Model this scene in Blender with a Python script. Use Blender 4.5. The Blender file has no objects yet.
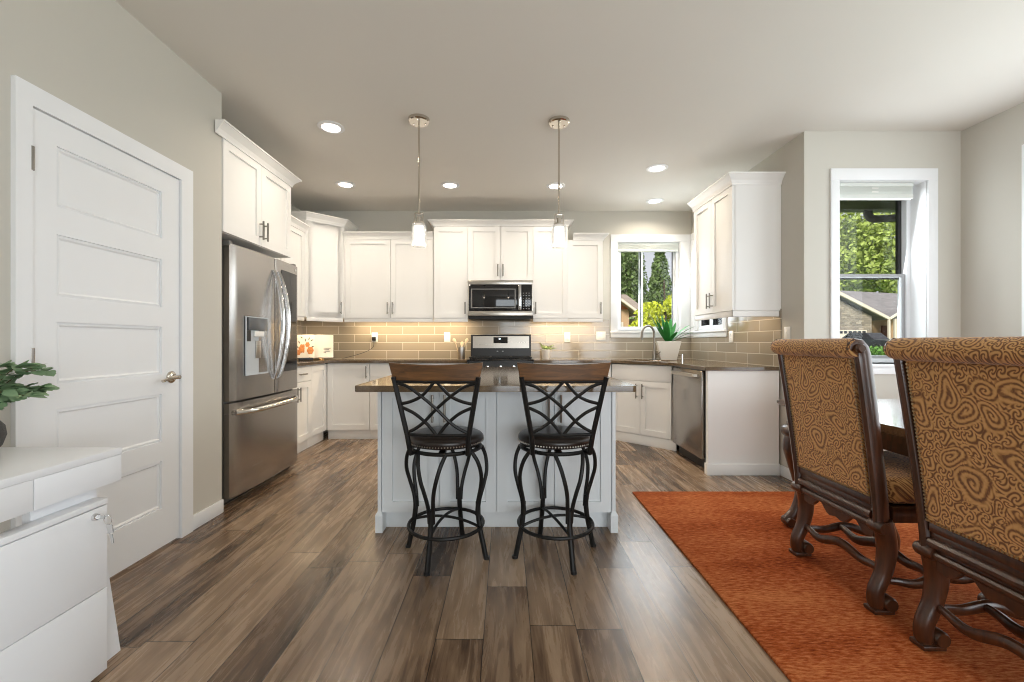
import bpy, bmesh, math, random
from mathutils import Vector, Matrix
PI = math.pi
R = math.radians
SC = bpy.context.scene
COL = SC.collection

# ------------------------------------------------------------------ camera
H = 1.12                                   # eye height
FPX = 430.0                                # focal length in pixels of the 1024 x 682 frame
cam_d = bpy.data.cameras.new('camera')
cam_d.sensor_width = 36.0
cam_d.lens = FPX / 1024 * 36.0
cam_d.shift_x = 6.0 / 1024
cam_d.shift_y = 1.0 / 1024
cam_d.clip_start = 0.05
cam_d.clip_end = 400
cam = bpy.data.objects.new('camera', cam_d)
cam.location = (0, 0, H)
cam.rotation_euler = (PI / 2, 0, 0)
COL.objects.link(cam)
SC.camera = cam

# ------------------------------------------------------------------ world, lights, exposure
vs = SC.view_settings
vs.view_transform = 'Standard'
vs.look = 'None'
vs.gamma = 1
vs.exposure = 0.19
vs.use_curve_mapping = False
SC.cycles.use_denoising = True
SC.cycles.denoising_prefilter = 'ACCURATE'
SC.cycles.use_adaptive_sampling = False
SC.cycles.filter_width = 1.05
SC.cycles.max_bounces = 10
SC.cycles.diffuse_bounces = 6
SC.cycles.glossy_bounces = 5
SC.cycles.transparent_max_bounces = 12

world = bpy.data.worlds.new('sky')
SC.world = world
world.use_nodes = True
wb = world.node_tree.nodes['Background']
wb.inputs[0].default_value = (0.66, 0.66, 0.72, 1)
wb.inputs[1].default_value = 1.0


def lamp(name, kind, loc, rot, energy, color, size=None, size_y=None, shape=None, spread=None, parent=None, angle=None):
    d = bpy.data.lights.new(name, kind)
    d.energy = energy
    d.color = color
    if kind == 'AREA':
        d.shape = shape or 'RECTANGLE'
        d.size = size
        if d.shape in ('RECTANGLE', 'ELLIPSE'):
            d.size_y = size_y or size
        if spread:
            d.spread = spread
    elif kind == 'SUN':
        d.angle = angle or 0.1
    elif size:
        d.shadow_soft_size = size
    o = bpy.data.objects.new(name, d)
    o.location = loc
    o.rotation_euler = rot
    COL.objects.link(o)
    if parent:
        o.parent = parent
        o.location = Vector(loc) - org(parent)
    return o


DAY = (0.875, 0.945, 1.0)
# overcast sun on the garden side (comes from behind the house, the roof shades the room)
lamp('sun', 'SUN', (-10, -10, 20), (R(48), 0, R(-32)), 4.5, (1, 0.97, 0.92), angle=0.25)
# daylight of the out-of-frame dining window, plus an added fill lamp behind the camera
lamp('daylight_dining_window', 'AREA', (3.50, 1.55, 1.5), (0, R(90), 0), 40, DAY, 1.8, 2.4)
lamp('added_rear_fill', 'AREA', (1.6, -2.5, 1.45), (R(-102), 0, PI), 150, DAY, 3.5, 2.2)
# daylight through the three windows that are in frame
lamp('daylight_bay_window', 'AREA', (2.92, 3.50, 1.66), (R(-80), 0, 0), 12, DAY, 0.6, 1.3)
lamp('daylight_sink_window', 'AREA', (1.8, 5.44, 1.8), (R(-72), 0, 0), 17, DAY, 0.70, 1.0)
lamp('daylight_corner_window', 'AREA', (2.40, 4.93, 1.8), (0, R(72), 0), 7, DAY, 1.0, 0.64)

# ------------------------------------------------------------------ node helpers
class NT:
    def __init__(s, name):
        s.m = bpy.data.materials.new(name)
        s.m.use_nodes = True
        s.t = s.m.node_tree
        s.b = s.t.nodes['Principled BSDF']

    def n(s, typ, **kw):
        nd = s.t.nodes.new(typ)
        for k, v in kw.items():
            setattr(nd, k, v)
        return nd

    def l(s, a, b):
        s.t.links.new(a, b)

    def put(s, sock, v):
        if hasattr(v, 'is_output'):
            s.t.links.new(v, sock)
        else:
            sock.default_value = v

    def math(s, op, a, b=None, c=None):
        nd = s.n('ShaderNodeMath', operation=op)
        for i, v in enumerate((a, b, c)):
            if v is not None:
                s.put(nd.inputs[i], v)
        return nd.outputs[0]

    def pos(s, space='Object'):
        if space == 'World':
            return s.n('ShaderNodeNewGeometry').outputs['Position']
        return s.n('ShaderNodeTexCoord').outputs[space]

    def sep(s, v):
        nd = s.n('ShaderNodeSeparateXYZ')
        s.l(v, nd.inputs[0])
        return nd.outputs

    def comb(s, x, y, z=0.0):
        nd = s.n('ShaderNodeCombineXYZ')
        for i, v in enumerate((x, y, z)):
            s.put(nd.inputs[i], v)
        return nd.outputs[0]

    def scale(s, v, sc):
        nd = s.n('ShaderNodeVectorMath', operation='MULTIPLY')
        s.l(v, nd.inputs[0])
        nd.inputs[1].default_value = sc
        return nd.outputs[0]

    def noise(s, v, scale=5, detail=2, rough=0.5, dist=0.0, out='Fac'):
        nd = s.n('ShaderNodeTexNoise')
        if v is not None:
            s.l(v, nd.inputs['Vector'])
        nd.inputs['Scale'].default_value = scale
        nd.inputs['Detail'].default_value = detail
        nd.inputs['Roughness'].default_value = rough
        nd.inputs['Distortion'].default_value = dist
        return nd.outputs[out]

    def ramp(s, f, stops, interp='LINEAR'):
        nd = s.n('ShaderNodeValToRGB')
        nd.color_ramp.interpolation = interp
        el = nd.color_ramp.elements
        while len(el) < len(stops):
            el.new(0.5)
        for e, (p, c) in zip(el, stops):
            e.position = p
            e.color = (*c, 1) if len(c) == 3 else c
        s.put(nd.inputs[0], f)
        return nd.outputs[0]

    def mix(s, f, a, b, mode='MIX'):
        nd = s.n('ShaderNodeMix', data_type='RGBA', blend_type=mode)
        s.put(nd.inputs[0], f)
        for i, v in ((6, a), (7, b)):
            if isinstance(v, tuple) and len(v) == 3:
                v = (*v, 1)
            s.put(nd.inputs[i], v)
        return nd.outputs[2]

    def bump(s, h, strength=0.2, dist=0.01):
        nd = s.n('ShaderNodeBump')
        s.put(nd.inputs['Height'], h)
        nd.inputs['Strength'].default_value = strength
        nd.inputs['Distance'].default_value = dist
        s.l(nd.outputs[0], s.b.inputs['Normal'])

    def set(s, **kw):
        for k, v in kw.items():
            k = {'color': 'Base Color', 'rough': 'Roughness', 'metal': 'Metallic', 'spec': 'Specular IOR Level',
                 'coat': 'Coat Weight', 'coat_rough': 'Coat Roughness', 'emit': 'Emission Color',
                 'emit_s': 'Emission Strength', 'trans': 'Transmission Weight', 'sheen': 'Sheen Weight',
                 'aniso': 'Anisotropic', 'sub': 'Subsurface Weight'}[k]
            if isinstance(v, tuple) and len(v) == 3:
                v = (*v, 1)
            s.put(s.b.inputs[k], v)
        return s


def srgb(r, g, b):
    f = lambda c: (c / 255 / 12.92) if c <= 10 else ((c / 255 + 0.055) / 1.055) ** 2.4
    return (f(r), f(g), f(b))


def plain(name, col, rough=0.5, metal=0.0, var=0.04, sc=8, bump=0.0, **kw):
    t = NT(name)
    n = t.noise(t.pos(), sc, 3)
    c = t.mix(n, tuple(x * (1 - var) for x in col), tuple(min(1, x * (1 + var)) for x in col))
    t.set(color=c, rough=rough, metal=metal, **kw)
    if bump:
        t.bump(t.noise(t.pos(), sc * 20, 2), bump, 0.002)
    return t.m


M = {}
M['wall'] = plain('wall_paint', srgb(200, 196, 186), 0.85, var=0.012, sc=3, bump=0.06)
M['ceiling'] = plain('ceiling_paint', srgb(222, 218, 210), 0.9, var=0.012, sc=3, bump=0.06)
M['trim'] = plain('white_trim_paint', srgb(236, 237, 238), 0.45, var=0.01)
M['cab'] = plain('white_cabinet_paint', srgb(238, 236, 232), 0.4, var=0.01)
M['cab_grey'] = plain('cool_white_island_paint', srgb(226, 230, 232), 0.4, var=0.01)
M['desk'] = plain('white_laminate', srgb(236, 238, 241), 0.3, var=0.008)
M['nickel'] = plain('brushed_nickel', (0.27, 0.25, 0.22), 0.34, 1.0)
M['chrome'] = plain('polished_chrome', (0.72, 0.72, 0.72), 0.12, 1.0)
M['brass_nickel'] = plain('polished_nickel', (0.62, 0.57, 0.50), 0.15, 1.0)
M['black_metal'] = plain('black_powder_coat', (0.008, 0.0075, 0.007), 0.42, 0.0, spec=0.3)
M['black'] = plain('black_plastic', (0.012, 0.012, 0.013), 0.35)
M['black_gloss'] = plain('black_glass', (0.012, 0.012, 0.013), 0.06)
M['dark_void'] = plain('dark_cavity', (0.01, 0.01, 0.01), 0.9)
M['cast_iron'] = plain('cast_iron', (0.02, 0.02, 0.02), 0.55, 0.4)
M['white_plastic'] = plain('white_plastic', srgb(240, 238, 232), 0.35)
M['blind'] = plain('white_blind', srgb(214, 217, 210), 0.5)
M['vinyl'] = plain('white_vinyl', srgb(228, 230, 232), 0.35)
M['grey_vinyl'] = plain('grey_window_track', srgb(150, 150, 150), 0.4)
M['dark_vinyl'] = plain('dark_window_gasket', (0.02, 0.019, 0.018), 0.5)
M['ceramic'] = plain('white_ceramic', srgb(232, 228, 220), 0.25)
M['paper'] = plain('paper', srgb(240, 232, 218), 0.7)
M['ink'] = plain('printed_ink', (0.09, 0.085, 0.08), 0.8)
M['rose'] = plain('printed_rose', srgb(205, 130, 70), 0.7, var=0.5, sc=60)
M['leafprint'] = plain('printed_leaf', srgb(70, 66, 48), 0.7)
M['gold'] = plain('gilt_wire', (0.62, 0.38, 0.16), 0.3, 0.9)
M['leaf'] = plain('glossy_green_leaf', srgb(48, 120, 52), 0.5, var=0.35, sc=14, spec=0.2)
M['aloe'] = plain('pale_green_leaf', srgb(140, 160, 96), 0.45, var=0.3, sc=25)
M['euca'] = plain('eucalyptus_leaf', srgb(132, 160, 122), 0.6, var=0.35, sc=20)
M['stem'] = plain('plant_stem', srgb(88, 78, 52), 0.7)
M['soil'] = plain('potting_soil', srgb(50, 38, 28), 0.95, var=0.4, sc=60)
M['vase'] = plain('charcoal_textured_vase', srgb(70, 68, 66), 0.6, var=0.6, sc=90, bump=0.8)
M['wood_spoon'] = plain('pale_utensil', srgb(226, 208, 176), 0.5)
M['red'] = plain('red_lens', srgb(150, 30, 30), 0.4)
M['car'] = plain('dark_grey_car_paint', srgb(52, 54, 58), 0.25, 0.3)
M['bark'] = plain('tree_bark', srgb(84, 70, 58), 0.9, var=0.3, sc=12)
M['fir'] = plain('fir_needles', srgb(106, 126, 70), 0.8, var=0.5, sc=3)
M['broad'] = plain('broadleaf', srgb(160, 176, 84), 0.7, var=0.5, sc=3)
M['yellow_leaf'] = plain('yellow_green_leaf', srgb(190, 196, 50), 0.7, var=0.45, sc=4)
M['hedge'] = plain('hedge_leaf', srgb(96, 140, 54), 0.8, var=0.45, sc=4)
M['lawn'] = plain('lawn', srgb(104, 132, 70), 0.95, var=0.3, sc=2)
M['eave'] = plain('dark_eave_paint', srgb(62, 56, 44), 0.7)
M['gutter'] = plain('dark_gutter', srgb(66, 60, 56), 0.45)
M['siding_tan'] = plain('tan_siding', srgb(196, 160, 124), 0.85)
M['siding_grey'] = plain('grey_siding', srgb(168, 152, 132), 0.85)
M['rust_board'] = plain('rust_gable_board', srgb(170, 96, 52), 0.8)
M['fascia'] = plain('cream_fascia', srgb(226, 214, 196), 0.7)
M['seat_leather'] = plain('dark_brown_leather', srgb(38, 30, 26), 0.30, var=0.25, sc=20, bump=0.15)
M['nailhead'] = plain('brass_nailhead', (0.55, 0.42, 0.26), 0.3, 1.0)
M['silver_nail'] = plain('pewter_nailhead', (0.6, 0.57, 0.52), 0.3, 1.0)
M['brick_red'] = plain('dark_red_door', srgb(120, 72, 52), 0.6)
M['fence'] = plain('weathered_fence', srgb(110, 96, 80), 0.9)


def m_shingle(name, a, b):
    t = NT(name)
    p = t.sep(t.pos('World'))
    br = t.n('ShaderNodeTexBrick')
    t.l(t.comb(t.math('ADD', p[0], p[1]), t.math('MULTIPLY', p[2], 2.0)), br.inputs['Vector'])
    br.inputs['Color1'].default_value = (*a, 1)
    br.inputs['Color2'].default_value = (*b, 1)
    br.inputs['Mortar'].default_value = (*[x * 0.8 for x in a], 1)
    br.inputs['Scale'].default_value = 1
    br.inputs['Brick Width'].default_value = 0.45
    br.inputs['Row Height'].default_value = 0.3
    br.inputs['Mortar Size'].default_value = 0.012
    t.set(color=br.outputs[0], rough=0.95)
    return t.m


M['roof_grey'] = m_shingle('grey_roof_shingle', srgb(120, 116, 116), srgb(136, 130, 130))
M['roof_brown'] = m_shingle('brown_roof_shingle', srgb(142, 128, 116), srgb(156, 140, 126))
M['stone'] = m_shingle('grey_wall_shingle', srgb(118, 108, 96), srgb(172, 158, 140))


def m_wood(name, dark, light, axis=1, rough=0.4, sc=1.0, coat=0.2):
    t = NT(name)
    s = [26 * sc] * 3
    s[axis] = 2.2 * sc
    v = t.scale(t.pos(), tuple(s))
    n = t.noise(v, 1.6, 5, 0.6, 0.8)
    n2 = t.noise(t.pos(), 3 * sc, 2)
    f = t.math('ADD', t.math('MULTIPLY', n, 0.8), t.math('MULTIPLY', n2, 0.3))
    t.set(color=t.ramp(f, [(0.3, dark), (0.75, light)]), rough=rough, coat=coat, coat_rough=0.25)
    t.bump(n, 0.08, 0.004)
    return t.m


M['rail_wood'] = m_wood('walnut_top_rail', srgb(44, 28, 13), srgb(120, 80, 40), 0, 0.42, 1.4)
M['carved'] = m_wood('dark_carved_wood', srgb(30, 17, 10), srgb(88, 50, 28), 2, 0.3, 1.0, 0.5)


def m_steel(name, base, rough, axis):
    t = NT(name)
    s = [3.0] * 3
    s[axis] = 220.0
    n = t.noise(t.scale(t.pos(), tuple(s)), 1.0, 3)
    lo, hi = rough
    nd = t.n('ShaderNodeMapRange')
    t.l(n, nd.inputs[0])
    nd.inputs[3].default_value = lo
    nd.inputs[4].default_value = hi
    t.set(color=base, rough=nd.outputs[0], metal=1.0)
    return t.m


M['steel'] = m_steel('brushed_stainless', (0.43, 0.41, 0.39), (0.20, 0.30), 2)
M['steel_side'] = plain('grey_appliance_side', srgb(120, 118, 114), 0.4, 0.5)
M['bay_grey'] = plain('pale_grey_bay', srgb(188, 194, 198), 0.3)
M['panel_grey'] = plain('smoke_panel', srgb(96, 98, 100), 0.2)
M['steel_x'] = m_steel('brushed_stainless_trim', (0.50, 0.46, 0.41), (0.24, 0.34), 2)


def m_floor():
    t = NT('vinyl_plank_floor')
    p = t.sep(t.pos('World'))
    W, L = 0.18, 1.22
    u = t.math('DIVIDE', t.math('ADD', p[0], 0.085), W)
    row = t.math('FLOOR', u)
    fu = t.math('FRACT', u)
    wn = t.n('ShaderNodeTexWhiteNoise', noise_dimensions='1D')
    t.l(row, wn.inputs['W'])
    vcoord = t.math('DIVIDE', t.math('ADD', p[1], t.math('MULTIPLY', wn.outputs[0], 5.0)), L)
    col = t.math('FLOOR', vcoord)
    fv = t.math('FRACT', vcoord)
    w2 = t.n('ShaderNodeTexWhiteNoise', noise_dimensions='2D')
    t.l(t.comb(row, col), w2.inputs['Vector'])
    rnd = w2.outputs[0]
    off = t.math('MULTIPLY', rnd, 37.0)
    g = t.noise(t.comb(t.math('MULTIPLY', p[0], 26.0), t.math('ADD', t.math('MULTIPLY', p[1], 2.2), off), off), 1.0, 7, 0.66, 0.6)
    g2 = t.noise(t.comb(t.math('MULTIPLY', p[0], 6.0), t.math('ADD', t.math('MULTIPLY', p[1], 1.3), off), off), 1.0, 3, 0.55, 0.7)
    f = t.math('ADD', t.math('MULTIPLY', g, 0.66), t.math('MULTIPLY', g2, 0.52))
    f = t.math('ADD', f, t.math('MULTIPLY', t.math('SUBTRACT', rnd, 0.5), 0.26))
    c = t.ramp(f, [(0.35, srgb(50, 36, 26)), (0.48, srgb(94, 73, 56)), (0.62, srgb(136, 112, 89)), (0.78, srgb(168, 143, 118))])
    # knots
    vo = t.n('ShaderNodeTexVoronoi')
    t.l(t.comb(t.math('MULTIPLY', p[0], 3.2), t.math('MULTIPLY', p[1], 1.4)), vo.inputs['Vector'])
    vo.inputs['Scale'].default_value = 1.0
    k = t.ramp(vo.outputs['Distance'], [(0.03, (1, 1, 1)), (0.09, (0, 0, 0))])
    c = t.mix(t.math('MULTIPLY', k, 0.55), c, srgb(48, 34, 26))
    # seams
    e1 = t.math('LESS_THAN', t.math('MINIMUM', fu, t.math('SUBTRACT', 1.0, fu)), 0.010)
    e2 = t.math('LESS_THAN', t.math('MINIMUM', fv, t.math('SUBTRACT', 1.0, fv)), 0.0016)
    e = t.math('MAXIMUM', e1, e2)
    c = t.mix(t.math('MULTIPLY', e, 0.85), c, srgb(30, 22, 17))
    rg = t.math('ADD', 0.20, t.math('MULTIPLY', g, 0.14))
    t.set(color=c, rough=rg, spec=0.5)
    t.bump(t.math('SUBTRACT', t.math('MULTIPLY', g, 0.4), e), 0.12, 0.002)
    return t.m


M['floor'] = m_floor()


def m_tile(name, ax):
    t = NT(name)
    p = t.sep(t.pos('World'))
    br = t.n('ShaderNodeTexBrick')
    t.l(t.comb(t.math('ADD', p[ax], 0.09), t.math('SUBTRACT', p[2], 0.912)), br.inputs['Vector'])
    br.inputs['Color1'].default_value = (*srgb(150, 140, 124), 1)
    br.inputs['Color2'].default_value = (*srgb(164, 152, 134), 1)
    br.inputs['Mortar'].default_value = (*srgb(206, 198, 182), 1)
    br.inputs['Scale'].default_value = 1
    br.inputs['Brick Width'].default_value = 0.40
    br.inputs['Row Height'].default_value = 0.1015
    br.inputs['Mortar Size'].default_value = 0.0032
    br.inputs['Mortar Smooth'].default_value = 0.1
    inv = t.math('SUBTRACT', 1.0, br.outputs['Fac'])
    t.set(color=br.outputs[0], rough=t.math('ADD', 0.10, t.math('MULTIPLY', br.outputs['Fac'], 0.6)), spec=0.5)
    t.bump(t.math('ADD', inv, t.math('MULTIPLY', t.noise(t.pos('World'), 9, 1), 0.25)), 0.25, 0.002)
    return t.m


M['tile_x'] = m_tile('taupe_subway_tile', 0)
M['tile_y'] = m_tile('taupe_subway_tile_side', 1)


def m_quartz(name):
    t = NT(name)
    n = t.noise(t.pos(), 420, 2)
    n2 = t.noise(t.pos(), 30, 3)
    c = t.ramp(t.math('ADD', t.math('MULTIPLY', n, 0.6), t.math('MULTIPLY', n2, 0.4)),
               [(0.34, srgb(78, 62, 46)), (0.52, srgb(98, 81, 61)), (0.7, srgb(118, 101, 78))])
    t.set(color=c, rough=0.1, spec=0.6)
    return t.m


M['quartz'] = m_quartz('brown_taupe_quartz')


def m_paisley():
    t = NT('paisley_upholstery')
    q = t.sep(t.pos())
    p = t.comb(q[1], t.math('ADD', q[2], t.math('MULTIPLY', q[0], 0.9)))

    def warp(amp, sc):
        nv = t.n('ShaderNodeVectorMath', operation='MULTIPLY_ADD')
        t.l(t.noise(p, sc, 1, 0.5, 0.0, 'Color'), nv.inputs[0])
        nv.inputs[1].default_value = (amp, amp, 0)
        t.l(p, nv.inputs[2])
        return nv.outputs[0]

    def scroll(v, scale, freq, turn):
        vo = t.n('ShaderNodeTexVoronoi', voronoi_dimensions='2D')
        t.l(v, vo.inputs['Vector'])
        vo.inputs['Scale'].default_value = scale
        vo.inputs['Randomness'].default_value = 0.85
        df = t.n('ShaderNodeVectorMath', operation='SUBTRACT')
        t.l(v, df.inputs[0])
        t.l(vo.outputs['Position'], df.inputs[1])
        xy = t.sep(df.outputs[0])
        an = t.math('ARCTAN2', xy[1], xy[0])
        ph = t.math('ADD', t.math('MULTIPLY', vo.outputs['Distance'], freq), t.math('MULTIPLY', an, turn))
        return t.math('SINE', ph), vo.outputs['Distance']
    w1 = warp(0.17, 6.0)
    big, dist = scroll(w1, 8.6, 44.0, 1.0)
    fine, _d = scroll(warp(0.05, 14.0), 30.0, 17.0, 2.0)
    msk = t.ramp(dist, [(0.34, (0, 0, 0)), (0.46, (1, 1, 1))])
    nd = t.n('ShaderNodeMix', data_type='FLOAT')
    t.l(msk, nd.inputs[0])
    t.l(big, nd.inputs[2])
    t.l(fine, nd.inputs[3])
    f = t.math('MULTIPLY_ADD', nd.outputs[0], 0.5, 0.5)
    f = t.math('ADD', f, t.math('MULTIPLY', fine, 0.13))
    weave = t.noise(t.pos(), 420, 1)
    f = t.math('ADD', f, t.math('MULTIPLY', t.math('SUBTRACT', weave, 0.5), 0.35))
    c = t.ramp(f, [(0.02, srgb(112, 68, 30)), (0.24, srgb(148, 100, 50)), (0.50, srgb(186, 136, 76)), (1.0, srgb(206, 158, 96))])
    t.set(color=c, rough=0.75, sheen=0.25)
    t.bump(f, 0.25, 0.003)
    return t.m


M['paisley'] = m_paisley()


def m_rug():
    t = NT('rust_rug_pile')
    p = t.sep(t.pos('World'))
    n = t.noise(t.comb(t.math('MULTIPLY', p[0], 26.0), t.math('MULTIPLY', p[1], 110.0), 0.0), 1.0, 4, 0.7)
    big = t.noise(t.comb(t.math('MULTIPLY', p[0], 0.9), t.math('MULTIPLY', p[1], 3.0), 0.0), 1.0, 3, 0.6)
    f = t.math('ADD', t.math('MULTIPLY', n, 0.75), t.math('MULTIPLY', big, 0.45))
    c = t.ramp(f, [(0.43, srgb(108, 42, 16)), (0.57, srgb(164, 80, 38)), (0.73, srgb(206, 128, 78))])
    t.set(color=c, rough=0.95, spec=0.1)
    t.bump(t.noise(t.pos('World'), 300, 2), 0.7, 0.006)
    return t.m


M['rug'] = m_rug()


def m_glass():
    t = NT('window_glass')
    tr = t.n('ShaderNodeBsdfTransparent')
    tr.inputs[0].default_value = (0.97, 0.985, 0.98, 1)
    gl = t.n('ShaderNodeBsdfGlossy')
    gl.inputs['Roughness'].default_value = 0.0
    fr = t.n('ShaderNodeFresnel')
    fr.inputs[0].default_value = 1.22
    mx = t.n('ShaderNodeMixShader')
    t.l(fr.outputs[0], mx.inputs[0])
    t.l(tr.outputs[0], mx.inputs[1])
    t.l(gl.outputs[0], mx.inputs[2])
    t.l(mx.outputs[0], t.t.nodes['Material Output'].inputs[0])
    return t.m


M['glass'] = m_glass()


def m_emit(name, col, s, base=(0.9, 0.9, 0.88)):
    t = NT(name)
    t.set(color=base, emit=col, emit_s=s, rough=0.4)
    return t.m


M['can_lens'] = m_emit('downlight_lens', (1, 0.90, 0.78), 9.0)
M['shade'] = m_emit('opal_glass_shade', (1, 0.95, 0.88), 1.2)
def m_frosted():
    t = NT('clear_frosted_glass')
    tr = t.n('ShaderNodeBsdfTransparent')
    df = t.n('ShaderNodeBsdfTranslucent')
    df.inputs[0].default_value = (0.75, 0.75, 0.73, 1)
    gl = t.n('ShaderNodeBsdfGlossy')
    gl.inputs['Roughness'].default_value = 0.08
    fr = t.n('ShaderNodeLayerWeight')
    fr.inputs[0].default_value = 0.35
    a = t.n('ShaderNodeMixShader')
    a.inputs[0].default_value = 0.30
    t.l(tr.outputs[0], a.inputs[1])
    t.l(df.outputs[0], a.inputs[2])
    mx = t.n('ShaderNodeMixShader')
    t.l(t.math('MULTIPLY', fr.outputs['Facing'], 0.35), mx.inputs[0])
    t.l(a.outputs[0], mx.inputs[1])
    t.l(gl.outputs[0], mx.inputs[2])
    t.l(mx.outputs[0], t.t.nodes['Material Output'].inputs[0])
    return t.m


M['frosted'] = m_frosted()
M['display'] = m_emit('clock_display', (0.75, 0.9, 1), 2.0, (0.05, 0.05, 0.05))


# ------------------------------------------------------------------ object helpers
def tag(o, label=None, cat=None, group=None, kind=None):
    if label:
        o['label'] = label
    if cat:
        o['category'] = cat
    if group:
        o['group'] = group
    if kind:
        o['kind'] = kind
    return o


def root(name, label, cat, loc=(0, 0, 0), rz=0.0, group=None, kind=None):
    o = bpy.data.objects.new(name, None)
    o.empty_display_size = 0.1
    o.location = loc
    o.rotation_euler = (0, 0, rz)
    COL.objects.link(o)
    return tag(o, label, cat, group, kind)


def org(o):
    v = Vector((0, 0, 0))
    while o is not None:
        v += o.location
        o = o.parent
    return v


class MB:
    """collects shapes in one mesh"""
    def __init__(s, mat=None):
        s.bm = bmesh.new()
        s.M = mat or Matrix()

    def raw(s, vs, fs):
        v = [s.bm.verts.new(s.M @ Vector(p)) for p in vs]
        out = []
        for f in fs:
            try:
                out.append(s.bm.faces.new([v[i] for i in f]))
            except ValueError:
                pass
        return v, out

    def box(s, x0, y0, z0, x1, y1, z1, b=0.0, seg=2):
        x0, x1 = sorted((x0, x1)); y0, y1 = sorted((y0, y1)); z0, z1 = sorted((z0, z1))
        vs = [(x0, y0, z0), (x1, y0, z0), (x1, y1, z0), (x0, y1, z0), (x0, y0, z1), (x1, y0, z1), (x1, y1, z1), (x0, y1, z1)]
        v, f = s.raw(vs, [(3, 2, 1, 0), (4, 5, 6, 7), (0, 1, 5, 4), (1, 2, 6, 5), (2, 3, 7, 6), (3, 0, 4, 7)])
        if b > 0:
            es = {e for q in f for e in q.edges}
            bmesh.ops.bevel(s.bm, geom=list(es), offset=b, segments=seg, affect='EDGES', profile=0.5)
        return s

    def prism(s, poly, a0, a1, axis='z', b=0.0):
        """polygon extruded along axis; poly pairs are (x,y) / (x,z) / (y,z)"""
        def P(p, a):
            return {'z': (p[0], p[1], a), 'y': (p[0], a, p[1]), 'x': (a, p[0], p[1])}[axis]
        n = len(poly)
        vs = [P(p, a0) for p in poly] + [P(p, a1) for p in poly]
        fs = [tuple(range(n))[::-1], tuple(range(n, 2 * n))] + [(i, (i + 1) % n, n + (i + 1) % n, n + i) for i in range(n)]
        v, f = s.raw(vs, fs)
        if b > 0:
            es = {e for q in f[:2] for e in q.edges}
            bmesh.ops.bevel(s.bm, geom=list(es), offset=b, segments=2, affect='EDGES')
        return s

    def tube(s, pts, r, n=10, cap=True, flat=1.0, up=None, closed=False):
        """sweep of a circle (or an ellipse: flat squeezes the second axis) along pts"""
        P = [Vector(p) for p in pts]
        m = len(P)
        rr = r if isinstance(r, (list, tuple)) else [r] * m
        T = []
        for i in range(m):
            if closed:
                a, b = P[(i - 1) % m], P[(i + 1) % m]
            else:
                a, b = P[max(0, i - 1)], P[min(m - 1, i + 1)]
            d = b - a
            T.append(d.normalized() if d.length > 1e-9 else Vector((0, 0, 1)))
        u = Vector(up) if up else (Vector((0, 0, 1)) if abs(T[0].z) < 0.9 else Vector((1, 0, 0)))
        rings = []
        for i in range(m):
            u = u - T[i] * u.dot(T[i])
            if u.length < 1e-6:
                u = T[i].orthogonal()
            u.normalize()
            w = T[i].cross(u)
            rings.append([s.bm.verts.new(s.M @ (P[i] + (u * math.cos(2 * PI * k / n) + w * math.sin(2 * PI * k / n) * flat) * rr[i])) for k in range(n)])
        for i in range(m if closed else m - 1):
            A, B = rings[i], rings[(i + 1) % m]
            for k in range(n):
                s.bm.faces.new((A[k], A[(k + 1) % n], B[(k + 1) % n], B[k]))
        if cap and not closed:
            s.bm.faces.new(rings[0][::-1])
            s.bm.faces.new(rings[-1])
        return s

    def lathe(s, prof, c=(0, 0, 0), n=24, axis='z'):
        c = Vector(c)
        rings = []
        for (r, h) in prof:
            ring = []
            for k in range(n):
                a = 2 * PI * k / n
                p = {'z': Vector((r * math.cos(a), r * math.sin(a), h)), 'y': Vector((r * math.cos(a), h, r * math.sin(a))),
                     'x': Vector((h, r * math.cos(a), r * math.sin(a)))}[axis]
                ring.append(s.bm.verts.new(s.M @ (c + p)))
            rings.append(ring)
        for A, B in zip(rings, rings[1:]):
            for k in range(n):
                s.bm.faces.new((A[k], A[(k + 1) % n], B[(k + 1) % n], B[k]))
        if prof[0][0] > 1e-6:
            s.bm.faces.new(rings[0][::-1])
        if prof[-1][0] > 1e-6:
            s.bm.faces.new(rings[-1])
        return s

    def ball(s, c, r, n=8, sx=1, sy=1, sz=1):
        m = n // 2
        prof = [(r * math.sin(PI * i / m) + 1e-7, -r * math.cos(PI * i / m)) for i in range(m + 1)]
        rings = []
        for (q, h) in prof:
            rings.append([s.bm.verts.new(s.M @ Vector((c[0] + q * math.cos(2 * PI * k / n) * sx, c[1] + q * math.sin(2 * PI * k / n) * sy, c[2] + h * sz))) for k in range(n)])
        for A, B in zip(rings, rings[1:]):
            for k in range(n):
                s.bm.faces.new((A[k], A[(k + 1) % n], B[(k + 1) % n], B[k]))
        return s

    def leaf(s, base, d, length, width, droop=0.3, seg=6, up=(0, 0, 1), prof=None, fold=0.15):
        """one curved leaf blade"""
        b = Vector(base); d = Vector(d).normalized(); up = Vector(up)
        side = d.cross(up)
        if side.length < 1e-4:
            side = Vector((1, 0, 0))
        side.normalize()
        prev = None
        for i in range(seg + 1):
            t = i / seg
            w = width * (prof(t) if prof else math.sin(PI * min(1, 0.06 + 0.94 * t)) ** 0.7)
            c = b + d * (length * t) - Vector((0, 0, 1)) * (droop * length * t * t)
            nn = side.cross(d).normalized()
            cur = [s.bm.verts.new(s.M @ p) for p in (c - side * w + nn * w * fold, c, c + side * w + nn * w * fold)]
            if prev:
                for k in (0, 1):
                    s.bm.faces.new((prev[k], prev[k + 1], cur[k + 1], cur[k]))
            prev = cur
        return s

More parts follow.
